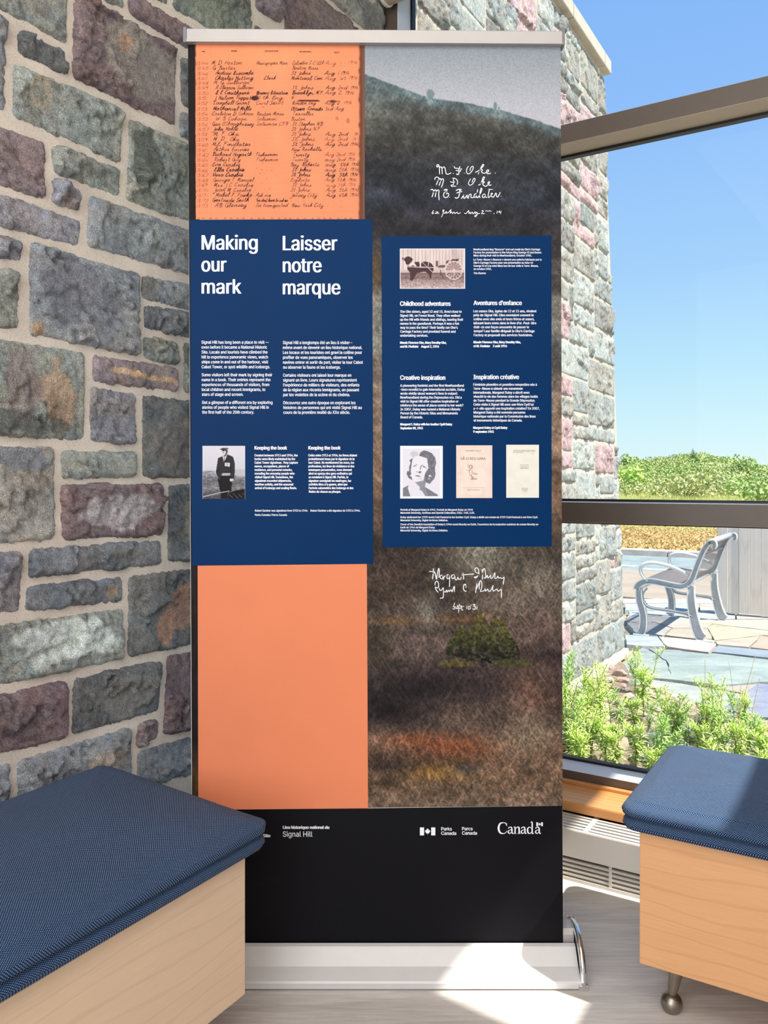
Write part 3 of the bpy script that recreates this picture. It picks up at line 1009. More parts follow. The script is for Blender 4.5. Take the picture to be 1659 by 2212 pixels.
def quad_sheet(name, pts, d, mat, parent):
    V = [B(x, y, d) for x, y in pts]
    return mk(name, V, [(0, 3, 2, 1)], mat, parent)


def grid_print(name, x0, y0, x1, y1, step, d, fn, parent, mat=None, skew=(0, 0, 0, 0)):
    """a printed sheet whose colours are worked out point by point; fn(px, py) -> srgb 0..255"""
    nx = max(2, int(round((x1 - x0) / step))); ny = max(2, int(round((y1 - y0) / step)))
    t, s = np.meshgrid(np.linspace(0, 1, nx + 1), np.linspace(0, 1, ny + 1))
    X = x0 + (x1 - x0) * t + skew[0] * s * (1 - t) + skew[1] * s * t
    Y = y0 + (y1 - y0) * s + skew[2] * t * (1 - s) + skew[3] * t * s
    rgb = np.clip(fn(X, Y), 0, 255) / 255.0
    c = np.where(rgb <= 0.04045, rgb / 12.92, ((rgb + 0.055) / 1.055) ** 2.4)
    V = np.stack([(X - 829.5) * KB, np.full_like(X, BY - d), EYE - (Y - 1042) * KB], -1).reshape(-1, 3)
    idx = np.arange(X.size).reshape(X.shape)
    Fc = np.stack([idx[:-1, :-1], idx[1:, :-1], idx[1:, 1:], idx[:-1, 1:]], -1).reshape(-1, 4)
    C4 = np.concatenate([c.reshape(-1, 3), np.ones((X.size, 1))], 1)
    return mk(name, V, Fc, mat or M['print'], parent, cols=C4)


def mixp(img, mask, col):
    m = mask[..., None]
    return img * (1 - m) + np.array(col, float) * m


def blob(X, Y, cx, cy, rx, ry, soft=1.0, nz=0.0, seed=0):
    d = ((X - cx) / rx) ** 2 + ((Y - cy) / ry) ** 2
    if nz:
        d = d + nz * (fbm(X / 14.0, Y / 14.0, seed, 3) - 0.5)
    return sst((1.0 - d) / soft + 0.5) if soft < 1 else np.exp(-d)


def stops(Y, st):
    ys = [s[0] for s in st]
    return np.stack([np.interp(Y, ys, [s[1][k] for s in st]) for k in range(3)], -1)


def seg(X, Y, x0, y0, x1, y1, w0, w1=None, soft=0.7):
    w1 = w0 if w1 is None else w1
    dx, dy = x1 - x0, y1 - y0
    t = np.clip(((X - x0) * dx + (Y - y0) * dy) / (dx * dx + dy * dy + 1e-9), 0, 1)
    d = np.hypot(X - x0 - t * dx, Y - y0 - t * dy)
    return sst(((w0 * (1 - t) + w1 * t) - d) / soft + 0.5)


def poly(X, Y, pts):
    inside = np.zeros(X.shape, bool)
    n = len(pts)
    j = n - 1
    for i in range(n):
        xi, yi = pts[i]; xj, yj = pts[j]
        cond = ((yi > Y) != (yj > Y)) & (X < (xj - xi) * (Y - yi) / ((yj - yi) if yj != yi else 1e-9) + xi)
        inside ^= cond
        j = i
    return inside.astype(float)


def hillside(X, Y):
    base = stops(Y, [(96, (134, 142, 152)), (150, (150, 155, 164)), (230, (172, 174, 184)), (290, (180, 178, 186))])
    ridge = np.interp(X, [785, 820, 860, 900, 940, 1000, 1050, 1100, 1160, 1216], [160, 172, 187, 203, 214, 221, 231, 243, 261, 281])
    ridge = ridge + 3 * (fbm(X / 9.0, Y / 40.0, 5, 2) - 0.5)
    hill = stops(Y, [(150, (82, 98, 102)), (215, (92, 98, 98)), (260, (80, 80, 76)), (310, (66, 66, 62)), (360, (52, 54, 60)), (430, (44, 47, 57)), (500, (48, 46, 50)),
                     (560, (58, 54, 54)), (620, (72, 68, 66)), (640, (118, 116, 110)), (740, (122, 120, 112)), (790, (96, 86, 78)), (860, (120, 104, 92)),
                     (960, (132, 110, 94)), (1060, (116, 92, 76)), (1130, (96, 78, 66)), (1180, (58, 50, 46)), (1240, (68, 59, 53)), (1320, (82, 71, 64)), (1400, (88, 74, 70)),
                     (1450, (74, 62, 60)), (1500, (62, 53, 52)), (1560, (84, 71, 64)), (1620, (114, 88, 72)), (1690, (102, 82, 66)), (1745, (112, 94, 80))])
    top = sst((Y - ridge) / 34.0)
    hill = hill * top[..., None] + np.array((104, 122, 128)) * (1 - top)[..., None]
    low = (Y > 1150)
    # broad light and dark
    n = fbm(X / 60.0, Y / 42.0, 21, 4)
    hill = hill * (0.54 + 0.72 * n)[..., None]
    n = fbm(X / 16.0, Y / 12.0, 22, 4)
    hill = hill * (0.70 + 0.60 * n)[..., None]
    B_ = [
        (1040, 1188, 62, 44, (150, 146, 130), .75), (1165, 1245, 42, 42, (122, 114, 102), .7), (922, 1325, 24, 28, (128, 128, 120), .6), (1120, 1300, 62, 26, (122, 110, 98), .6),
        (850, 1341, 46, 7, (134, 100, 62), .8), (1000, 1336, 60, 8, (124, 84, 56), .6), (1040, 1478, 70, 22, (44, 37, 38), .8), (905, 1485, 60, 34, (30, 24, 26), .9),
        (835, 1535, 62, 32, (24, 20, 22), .95), (1195, 1418, 52, 15, (36, 28, 30), .85), (840, 1260, 60, 60, (62, 48, 42), .6), (815, 1400, 30, 40, (44, 40, 30), .7),
        (895, 1598, 62, 13, (142, 84, 54), .7), (985, 1612, 66, 22, (136, 76, 48), .75), (1150, 1500, 55, 60, (122, 88, 72), .6), (1140, 1590, 52, 38, (134, 120, 100), .65),
        (935, 1668, 56, 16, (146, 110, 52), .7), (845, 1655, 44, 14, (46, 38, 36), .85), (1010, 1660, 26, 6, (66, 70, 74), .8), (1000, 1550, 60, 30, (108, 90, 78), .6),
        (1160, 1350, 60, 30, (104, 84, 76), .6), (880, 1400, 50, 30, (98, 84, 78), .5), (810, 590, 20, 40, (120, 92, 60), .5), (1200, 760, 16, 40, (60, 62, 68), .7),
    ]
    for (cx, cy, rx, ry, c, a) in B_:
        m = a * blob(X, Y, cx, cy, rx * 1.15, ry * 1.15)
        hill = mixp(hill, m * (0.6 + 0.8 * fbm(X / 9.0, Y / 9.0, int(cx), 3)).clip(0, 1), c)
    # spruce with two tops
    sp = np.maximum.reduce([poly(X, Y, [(1033, 1320), (1052, 1360), (1048, 1430), (992, 1430), (1016, 1358)]),
                            poly(X, Y, [(1071, 1322), (1098, 1362), (1120, 1400), (1126, 1425), (1050, 1436), (1040, 1400), (1056, 1352)]),
                            poly(X, Y, [(998, 1350), (1020, 1372), (1040, 1430), (962, 1414), (966, 1390)])])
    jag = sst((blob(X, Y, 1045, 1392, 78, 62) * .55 + sp * .75 + 2.6 * (fbm(X / 7.0, Y / 5.0, 61, 4) - 0.5) - 0.62) / 0.35) * blob(X, Y, 1045, 1385, 110, 82, 0.5)
    tree = stops(Y, [(1320, (96, 92, 42)), (1370, (66, 66, 34)), (1410, (36, 38, 26)), (1436, (26, 25, 21))]) * (0.30 + 1.35 * fbm(X / 5.0, Y / 4.0, 62, 3))[..., None]
    hill = hill * (1 - jag[..., None]) + tree * jag[..., None]
    m = blob(X, Y, 1110, 1432, 46, 9, 0.7, 1.4, 5) * 0.8
    hill = mixp(hill, m, (64, 64, 38)); m = blob(X, Y, 985, 1432, 40, 9, 0.7, 1.4, 6) * 0.6; hill = mixp(hill, m, (92, 84, 40))
    # twigs and grass blades
    s1 = vn((X + 0.5 * Y) / 3.2, (Y - 0.2 * X) / 13.0, 31); s2 = vn((X - 0.6 * Y) / 3.4, (Y + 0.2 * X) / 12.0, 32); s3 = vn(X / 2.6, Y / 3.0, 33)
    bl = np.maximum(s1, s2) ** 2.2
    gain = np.where(Y > 1180, 0.72, 0.42)[..., None]
    hill = hill * (1 - gain * 0.5 + gain * (0.75 * bl + 0.65 * s3 - 0.12)[..., None])
    rs = np.random.RandomState(4)
    for _ in range(46):       # pale bare twigs fanning out
        gx, gy, w, hh = [(1040, 1232, 62, 70), (922, 1345, 18, 50), (1168, 1290, 26, 60), (1120, 1330, 40, 40), (1090, 1640, 80, 40)][rs.randint(5)]
        x0 = gx + rs.uniform(-0.25, .25) * w; x1 = gx + rs.uniform(-1, 1) * w; y1 = gy - rs.uniform(.4, 1) * hh
        sel = (abs(X - gx) < w + 6) & (Y > gy - hh - 6) & (Y < gy + 6)
        mm = np.zeros(X.shape); mm[sel] = seg(X[sel], Y[sel], x0, gy, x1, y1, .7, .25)
        hill = mixp(hill, 0.38 * mm, (166, 158, 142))
    above = sst((ridge - Y) / 3.0 + 0.5)
    base = base * (1 + 0.03 * (vn(X / 2.2, Y / 2.2, 8) - 0.5))[..., None]
    img = hill * (1 - above[..., None]) + base * above[..., None]
    for (x, w, hh) in ((930, 9, 20), (1070, 4, 17), (1078, 2, 8)):     # bushes on the skyline
        ry = np.interp(x, [900, 940, 1000, 1050, 1100], [203, 214, 221, 231, 243])
        img = mixp(img, .7 * blob(X, Y, x, ry - hh * .4, w, hh * .55, .8, .8, 9), (88, 108, 116))
    return img


grid_print('hillside_print', 784, 96.5, 1211, 1745, 1.9, 0.0, hillside, ban, skew=(2, 4.5, 4.5, -4.5))


def left_strip(X, Y):
    img = stops(Y, [(90, (26, 20, 20)), (480, (22, 16, 16)), (1215, (34, 26, 26)), (1600, (26, 20, 20)), (1680, (70, 52, 36)), (1749, (60, 48, 36))])
    return img * (0.7 + 0.6 * fbm(X / 8.0, Y / 20.0, 12, 3))[..., None]


grid_print('dark_edge_print', 406, 94, 430, 1750, 4, 0.0, left_strip, ban, skew=(9, 6, 0, 0))


def ledger(X, Y):
    n = fbm(X / 50.0, Y / 60.0, 41, 4)
    img = np.array((228, 136, 98.0)) * (0.95 + 0.1 * n)[..., None]
    img = mixp(img, .35 * blob(X, Y, 600, 120, 220, 30), (246, 150, 98))
    for x in (455, 548, 625, 697):
        img = mixp(img, .18 * sst((1.0 - abs(X - x - (Y - 96) * .004)) / 1.0), (170, 92, 66))
    for k in range(33):
        y = 134.5 + k * 10.9
        img = mixp(img, .10 * sst((.9 - abs(Y - y)) / .9), (180, 104, 84))
    e = sst((778 - X + 3 * (vn(Y / 9.0, X * 0, 3) - .5)) / 5.0)
    img = img * (1 - .55 * (1 - e))[..., None]
    g = sst((X - 782) / 2.0)
    img = mixp(img, g, (112, 72, 60))
    e = sst((X - 421.0 - 2 * (vn(Y / 7.0, X * 0, 4) - .5)) / 2.5)
    img = mixp(img, 1 - e, (60, 36, 30))
    # blots
    img = mixp(img, blob(X, Y, 551, 212, 8, 5, .4, .5, 2), (70, 30, 24))
    img = mixp(img, .6 * blob(X, Y, 752, 261, 4, 6, .5, .5, 3), (150, 84, 64)); img = mixp(img, .5 * blob(X, Y, 728, 256, 4, 4, .5, .5, 3), (150, 84, 64))
    img = mixp(img, .9 * blob(X, Y, 668, 218, 26, 2.3, .5, 1.6, 8), (64, 30, 26)); img = mixp(img, .9 * blob(X, Y, 721, 219, 11, 2.5, .5, 1.4, 9), (64, 30, 26))
    return img * (1 + .03 * (vn(X / 2.0, Y / 2.0, 6) - .5))[..., None]


led = grid_print('ledger_print', 421, 96, 788, 474, 2.0, 0.0003, ledger, ban, M['print_flat'], skew=(2, 0, 1.5, 0))
quad_sheet('orange_panel', [(427, 1218), (792.5, 1218), (795, 1746), (428.5, 1749)], 0.0003, M['orange'], ban)
navy_l = quad_sheet('title_panel', [(410.5, 475), (804, 473.5), (806.5, 1218), (414.5, 1222)], 0.0006, M['navy'], ban)
navy_r = quad_sheet('story_panel', [(824, 510.5), (1191, 509), (1191.5, 1180.5), (826.5, 1182)], 0.0006, M['navy'], ban)
foot = quad_sheet('footer_print', [(415, 1749.5), (795, 1746), (1214.8, 1740.5), (1216, 2036), (415, 2036)], 0.0004, M['blackprint'], ban)
foot.data.clear_geometry()
foot.data.from_pydata([B(x, y, .0004) for x, y in [(415, 1749.5), (795, 1746), (1214.8, 1740.5), (1216, 2036), (795, 2036), (415, 2036)]], [], [(0, 5, 4, 1), (1, 4, 3, 2)])
foot.data.materials.append(M['blackprint']) if not foot.data.materials else None
bm = bmesh.new()
box8(bm, [B(415, 2036, -.0012), B(1216, 2036, -.0012), B(1216, 2036, -.0004), B(415, 2036, -.0004), B(406, 94, -.0012), B(1211, 101, -.0012), B(1211, 101, -.0004), B(406, 94, -.0004)])
bmesh.ops.recalc_face_normals(bm, faces=bm.faces)
bmk('backing_film', bm, M['whitepaint'], ban)

# --- lettering
FONT = None
try:
    FONT = bpy.data.fonts.load(os.path.join(bpy.utils.resource_path('LOCAL'), 'datafiles', 'fonts', 'Inter.woff2'))
except Exception:
    FONT = None
DG = bpy.context.evaluated_depsgraph_get


CAPH = 0.509
GLYPHS = {}


def outline(txt):
    """font outline of txt as directed edges"""
    c = bpy.data.curves.new('tmp', 'FONT')
    c.body = txt; c.size = 1.0; c.resolution_u = 4; c.fill_mode = 'NONE'
    if FONT: c.font = FONT
    o = bpy.data.objects.new('tmp', c)
    COL.objects.link(o)
    me = bpy.data.meshes.new_from_object(o.evaluated_get(DG()))
    co = np.zeros(len(me.vertices) * 3); me.vertices.foreach_get('co', co)
    ed = np.zeros(len(me.edges) * 2, dtype=np.int32); me.edges.foreach_get('vertices', ed)
    bpy.data.objects.remove(o); bpy.data.curves.remove(c); bpy.data.meshes.remove(me)
    co = co.reshape(-1, 3)[:, :2]; ed = ed.reshape(-1, 2)
    # closing edges run from the last vertex of a loop back to its first
    d = ed[:, 1] - ed[:, 0]
    ed = np.where((np.abs(d) == 1)[:, None], np.sort(ed, axis=1), np.stack([ed.max(1), ed.min(1)], 1))
    return co, ed


def glyph(ch):
    """(edges as x0,y0,x1,y1, advance)"""
    if ch in GLYPHS:
        return GLYPHS[ch]
    hh = outline('HH')[0][:, 0].max(); hx = outline('H' + ch + 'H')[0][:, 0].max()
    adv = hx - hh
    if ch.strip() == '':
        E_ = np.zeros((0, 4))
    else:
        co, ed = outline(ch)
        E_ = np.concatenate([co[ed[:, 0]], co[ed[:, 1]]], 1)
    GLYPHS[ch] = (E_, adv)
    return GLYPHS[ch]


def spans(E_, rows, bold):
    """fill an outline by thin trapezoids, non-zero winding; bold widens every run"""
    out = []
    if not len(E_): return out
    y0, y1 = min(E_[:, 1].min(), E_[:, 3].min()), max(E_[:, 1].max(), E_[:, 3].max())
    n = max(2, int(math.ceil((y1 - y0) / CAPH * rows)))
    ys = np.linspace(y0, y1, n + 1)
    for k in range(n):
        ya, yb = ys[k], ys[k + 1]; ym = (ya + yb) / 2
        sel = E_[(np.minimum(E_[:, 1], E_[:, 3]) <= ym) & (np.maximum(E_[:, 1], E_[:, 3]) > ym)]
        if not len(sel): continue
        sl = (sel[:, 2] - sel[:, 0]) / (sel[:, 3] - sel[:, 1])
        sl = np.clip(sl, -3, 3)
        xm = sel[:, 0] + (sel[:, 2] - sel[:, 0]) * (ym - sel[:, 1]) / (sel[:, 3] - sel[:, 1])
        w = np.sign(sel[:, 3] - sel[:, 1]).astype(int)
        o = np.argsort(xm); c = 0; st = None; run = []
        for i in o:
            if c == 0: st = i
            c += w[i]
            if c == 0: run.append([xm[st], sl[st], xm[i], sl[i]])
        mrg = []
        for r_ in run:
            r_ = [r_[0] - bold, r_[1], r_[2] + bold, r_[3]]
            if mrg and r_[0] <= mrg[-1][2]: mrg[-1][2:] = r_[2:]
            else: mrg.append(r_)
        h = (yb - ya) / 2
        for a_, sa, b_, sb in mrg:
            out.append((a_ - sa * h, b_ - sb * h, a_ + sa * h, b_ + sb * h, ya, yb))
    return out


def text_width(t):
    x = 0; lo = None; hi = 0
    for ch in t:
        E_, adv = glyph(ch)
        if len(E_):
            if lo is None: lo = x + E_[:, 0].min()
            hi = x + max(E_[:, 0].max(), E_[:, 2].max())
        x += adv
    return (lo or 0), hi


SPANS = {}


def text_block(name, lines, parent, mat=None, d=0.0010, res=2):
    """lines: (text, x0, baseline, x1 or None, cap height px, bold px, sx)"""
    Vs = []
    for (t, x0, yb, x1, cap, bold, sx) in lines:
        s = cap / CAPH
        lo, hi = text_width(t)
        if x1 is not None:
            sx = (x1 - x0 - bold) / ((hi - lo) * s)
        rows = int(min(64, max(8, cap * 2.2)))
        pen = -lo
        for ch in t:
            E_, adv = glyph(ch)
            key = (ch, rows, round(bold / (s * sx), 4))
            if key not in SPANS:
                SPANS[key] = np.array(spans(E_, rows, bold / 2 / (s * sx)))
            S_ = SPANS[key]
            if len(S_):
                X = x0 + bold / 2 + (pen + S_[:, [0, 1, 3, 2]]) * s * sx
                Y = yb - S_[:, [4, 4, 5, 5]] * s
                Vs.append(np.stack([(X - 829.5) * KB, np.full(X.shape, BY - d), EYE - (Y - 1042) * KB], -1).reshape(-1, 3))
            pen += adv
    V = np.concatenate(Vs)
    Fc = np.arange(len(V)).reshape(-1, 4)
    o = mk(name, V, Fc, mat or M['white'], parent)
    o['kind'] = 'stuff'
    return o


def para(lines, x, y0, sp, cap, xlong, bold=0.0, slope=0.0, ratio=None):
    """lay a paragraph: the longest line ends at xlong"""
    key = max(lines, key=len)
    ws = []
    for t in lines:
        lo, hi = text_width(t)
        ws.append((hi - lo) * cap / CAPH)
    sx = ratio or (xlong - x - bold) / max(ws)
    return [(t, x + i * 0.09, y0 + i * sp, None, cap, bold, sx) for i, t in enumerate(lines)]


H1 = 31.0
text_block('headline', [
    ('Making', 435.5, 539.4, 557, H1, 2.3, 1), ('our', 435, 586.7, 489.6, H1, 2.3, 1), ('mark', 435.5, 634.4, 522, H1, 2.3, 1),
    ('Laisser', 610.8, 540.8, 728.7, H1, 2.3, 1), ('notre', 610.8, 588.2, 695, H1, 2.3, 1), ('marque', 610.8, 636, 735.5, H1, 2.3, 1)], navy_l, res=6)
L = []
L += para(['Signal Hill has long been a place to visit —', 'even before it became a National Historic', 'Site. Locals and tourists have climbed the', 'hill to experience panoramic views, watch',
           'ships come in and out of the harbour, visit', 'Cabot Tower, or spot wildlife and icebergs.'], 435.3, 742.6, 10.62, 6.6, 582.5)
L += para(['Some visitors left their mark by signing their', 'name in a book. Their entries represent the', 'experiences of thousands of visitors, from', 'local children and recent immigrants, to', 'stars of stage and screen.'], 435.8, 813, 10.55, 6.6, 588)
L += para(['Get a glimpse of a different era by exploring', 'stories of people who visited Signal Hill in', 'the first half of the 20th century.'], 436.5, 872.6, 10.5, 6.6, 588.5)
L += para(['Signal Hill a longtemps été un lieu à visiter –', 'même avant de devenir un lieu historique national.', 'Les locaux et les touristes ont gravi la colline pour', 'profiter de vues panoramiques, observer les',
           'navires entrer et sortir du port, visiter la tour Cabot', 'ou observer la faune et les icebergs.'], 611, 743.4, 10.62, 6.6, 783.2)
L += para(['Certains visiteurs ont laissé leur marque en', 'signant un livre. Leurs signatures représentent', 'l’expérience de milliers de visiteurs, des enfants', 'de la région aux récents immigrants, en passant', 'par les vedettes de la scène et du cinéma.'], 611.5, 813.8, 10.5, 6.6, 775.8)
L += para(['Découvrez une autre époque en explorant les', 'histoires de personnes qui ont visité Signal Hill au', 'cours de la première moitié du XXe siècle.'], 612, 873.2, 10.4, 6.6, 781)
text_block('body_text', [(a, b, c, d_, e, 0.35, g) for a, b, c, d_, e, f, g in L], navy_l)
text_block('section_heading', [('Keeping the book', 549.8, 971.1, 620.5, 7.6, 1.0, 1), ('Keeping the book', 666, 971.1, 736, 7.6, 1.0, 1)], navy_l)
L = para(['Created between 1913 and 1954, the', 'books were likely maintained by the', 'Cabot Tower signalman. They capture', 'names, occupations, places of', 'residence, and personal remarks,', 'revealing the everyday people who',
          'visited Signal Hill. Sometimes, the', 'signalman recorded shipwrecks,', 'wartime activity, and the seasonal', 'arrival of icebergs and sealing fleets.'], 549.8, 986, 7.84, 5.0, 643)
L += para(['Créés entre 1913 et 1954, les livres étaient', 'probablement tenus par le signaleur de la', 'tour Cabot. Ils mentionnent les noms, les', 'professions, les lieux de résidence et des', 'remarques personnelles, nous donnant', 'ainsi un aperçu des gens ordinaires qui',
           'se rendaient à Signal Hill. Parfois, le', 'signaleur consignait les naufrages, les', 'activités liées à la guerre, ainsi que', 'l’arrivée saisonnière des icebergs et des', 'flottes de chasse au phoque.'], 666, 986, 7.84, 5.0, 771)
text_block('small_text', [(a, b, c, d_, e, 0.55, g) for a, b, c, d_, e, f, g in L], navy_l)
text_block('caption_text', [('Robert Gardner was signalman from 1923 to 1946.    Robert Gardner a été signaleur de 1923 à 1946.', 550.8, 1105, 778.4, 4.3, .35, 1),
                            ('Parks Canada / Parcs Canada', 550.8, 1114.3, 620, 4.3, .35, 1)], navy_l)
text_block('section_heading', [('Childhood adventures', 864, 660.8, 973.5, 9.6, 1.15, 1), ('Aventures d’enfance', 1022.7, 659.2, 1127.3, 9.6, 1.15, 1),
                               ('Creative inspiration', 864.4, 820.6, 962, 9.6, 1.15, 1), ('Inspiration créative', 1022.3, 819.1, 1121.2, 9.6, 1.15, 1)], navy_r, res=3)
L = para(['The Oke sisters, aged 12 and 15, lived close to', 'Signal Hill, on Forest Road. They often walked', 'up the Hill with friends and siblings, leaving their', 'names in the guestbook. Perhaps it was a fun', 'way to pass the time? Their family ran Oke’s', 'Carriage Factory and provided funeral and', 'undertaking services.'], 864, 675.8, 8.6, 5.3, 1000.2)
L += para(['Les sœurs Oke, âgées de 12 et 15 ans, vivaient', 'près de Signal Hill. Elles montaient souvent la', 'colline avec des amis et leurs frères et sœurs,', 'laissant leurs noms dans le livre d’or. Peut-être', 'était-ce une façon amusante de passer le', 'temps? Leur famille dirigeait la Oke’s Carriage', 'Factory et proposait des services funéraires.'], 1022.7, 674.8, 8.6, 5.3, 1158.4)
L += para(['A pioneering feminist and the first Newfoundland', '-born novelist to gain international acclaim, Duley', 'wrote vividly about women’s lives in outport', 'Newfoundland during the Depression era. Did a', 'visit to Signal Hill offer creative inspiration or', 'reinforce the sense of place central to her work?',
           'In 2007, Duley was named a National Historic', 'Person by the Historic Sites and Monuments', 'Board of Canada.'], 864.4, 835.5, 8.53, 5.3, 1003.6)
L += para(['Féministe pionnière et première romancière née à', 'Terre-Neuve à obtenir une renommée', 'internationale, Margaret Duley a décrit avec', 'vivacité la vie des femmes dans les villages isolés', 'de Terre-Neuve pendant la Grande Dépression.', 'Cette visite à Signal Hill avec son frère Cyril lui',
           'a-t-elle apporté une inspiration créative? En 2007,', 'Margaret Duley a été nommée personne', 'historique nationale par la Commission des lieux', 'et monuments historiques du Canada.'], 1022.2, 833.4, 8.58, 5.3, 1164.6)
text_block('body_text', [(a, b, c, d_, e, 0.4, g) for a, b, c, d_, e, f, g in L], navy_r)
text_block('byline_text', [('Maude Florence Oke, Mary Dorothy Oke,', 864, 742.7, 964.6, 4.9, .9, 1), ('and M. Findlater    August 2, 1914', 864, 751, 948.6, 4.9, .9, 1),
                           ('Maude Florence Oke, Mary Dorothy Oke,', 1022.7, 741.6, 1125, 4.9, .9, 1), ('et M. Findlater    2 août 1914', 1022.7, 750, 1095.5, 4.9, .9, 1),
                           ('Margaret I. Duley with her brother Cyril Duley', 864.5, 918.9, 976.8, 4.9, .9, 1), ('September 09, 1931', 864.5, 927.3, 914, 4.9, .9, 1),
                           ('Margaret Duley et Cyril Duley', 1022, 926.4, 1096, 4.9, .9, 1), ('9 septembre 1931', 1022, 934.9, 1067, 4.9, .9, 1)], navy_r)
L = para(['Newfoundland dog “Bouncer” and cart made by Oke’s Carriage', 'Factory for presentation to the future King George VI and Queen', 'Mary during their visit to Newfoundland, October 1901.'], 1022.7, 541, 6.6, 4.2, 1168.8)
L += para(['Le Terre-Neuve « Bouncer » devant une calèche fabriquée par la', 'Oke’s Carriage Factory pour une présentation au futur roi', 'George VI et à la reine Mary lors de leur visite à Terre-Neuve,', 'en octobre 1901.'], 1022.7, 563, 6.75, 4.2, 1169.3)
L += [('The Rooms', 1022.7, 592.3, 1049.5, 4.2, 0, 1)]
L += [('Portrait of Margaret Duley in 1941. Portrait de Margaret Duley en 1941', 865, 1103.1, 1021.5, 4.1, 0, 1), ('Memorial University, Archives and Special Collections, COLL-248, 3.03.', 865, 1109.7, 1025.3, 4.1, 0, 1),
      ('Duley dedicated her 1939 novel Cold Pastoral to her brother Cyril. Duley a dédié son roman de 1939 Cold Pastoral à son frère Cyril.', 865, 1119.1, 1161.8, 4.1, 0, 1), ('Memorial University, Digital Archives Initiative.', 865, 1125.8, 967.5, 4.1, 0, 1),
      ('Cover of the Swedish translation of Duley’s 1946 novel Novelty on Earth. Couverture de la traduction suédoise du roman Novelty on', 865, 1134.6, 1162.6, 4.1, 0, 1), ('Earth de 1946 de Margaret Duley.', 865, 1141.2, 940, 4.1, 0, 1), ('Memorial University, Digital Archives Initiative.', 865, 1147.8, 967.5, 4.1, 0, 1)]
text_block('caption_text', [(a, b, c, d_, e, 0.3, g) for a, b, c, d_, e, f, g in L], navy_r)
text_block('site_name', [('Lieu historique national du', 611, 1790, 711.5, 6.6, 1.0, 1), ('Signal Hill', 611, 1807, 675, 11.4, 0.2, 1),
                         ('Signal Hill', 496, 1795, 560, 11.4, .2, 1), ('National Historic Site', 496, 1808, 584.5, 6.6, 1.0, 1)], foot, res=4)
text_block('agency_name', [('Parks', 953, 1793.6, 976, 7.2, .5, 1), ('Canada', 953, 1803, 985.5, 7.2, .5, 1), ('Parcs', 998, 1793.2, 1021, 7.2, .5, 1), ('Canada', 998, 1802.6, 1030.3, 7.2, .5, 1)], foot, res=3)

# --- handwriting: pen strokes as thin ribbons
GL = {
    'a': '4h2i0h0f1e3f4i4f5e', 'b': '0g2k2m1m0i0e2e3g2h1h', 'c': '4h2i0g0f2e4f', 'd': '4h2i0g0f2e4h5m4f5e', 'e': '0f3g3i1i0g1e4f', 'f': '0e2i3m2m1i1b0a0c3g',
    'g': '4h2i0g1e4h4i3b1a1c5f', 'h': '0e2k2m1m0e1h3i3f4e', 'i': '0f1i1f2e;1k1k', 'j': '1i1b0a0c2f;1k1k', 'k': '0e2k2m1m0e0g2i3h1g3e4e', 'l': '0e2k2m1m1f2e',
    'm': '0e0i0f1i2h2e2g3i4h4e5e', 'n': '0e0i0f1h2i3h3e4e', 'o': '2i0h0f1e3f3h2i3h4h', 'p': '0i0a0g2i3h2e0e', 'q': '4h2i0g1e4h4i4a5c', 'r': '0e1i1h2h2e3e',
    's': '0e2i3f1e0f', 't': '1m1f2e3f;0j3j', 'u': '0i0f1e3g3i3f4e', 'v': '0i1e3i4i', 'w': '0i0e2g2i2e4g4i5i', 'x': '0i3e;3i0e', 'y': '0i0f1e3g3i3b1a0b3e', 'z': '0i3i0e2e1b0a',
    'A': '0e3m4m4e;1h4h', 'B': '1m1e;0l3m4k1j4h4f1e', 'C': '4l3m1k0g1e4f', 'D': '1m1e0e4f5j3m0l', 'E': '4l2m1k2j1h0f2e4f;1j3j', 'F': '1e2m;0m5m;1j4j', 'G': '4l2m0h2e4g4i;3h5h4c',
    'H': '0e1m;4m4e;1i4i', 'I': '2m2e0f', 'J': '3m3b1a0c', 'K': '1m0e;4m1i4e', 'L': '1f3l2m1k1e4f', 'M': '0e1m2f4m4e5e', 'N': '0e1m3e4m', 'O': '3m1k0g2e4g4k3m', 'P': '1e1m0l3m4k3i1i',
    'R': '1e1m0l3m4k3i1i4e', 'S': '4l3m1k3h3f1e0f', 'T': '0m5m;3m2e', 'U': '0m0g2e4g4m4f5e', 'V': '0m2e4m', 'W': '0m1e3k4e6m', 'Y': '0m2i4m;2i2e', '0': '2m0i1e3g3k2m', '1': '1m1e',
    '2': '0l2m3k0e3e', '3': '0l2m2j1i3h2e0f', '4': '1m0h3h;3k2e', '5': '3m1m0j2j3g1e0f', '6': '3m0h1e3f2h0g', '7': '0m3m1e', '8': '2m0k3g1e0g3k2m', '9': '3k1m0k2j3l2e',
    '.': '0e0f', ',': '1f0d', "'": '0m0k', '-': '0h2h', '"': '0m0l;1m1l',
}


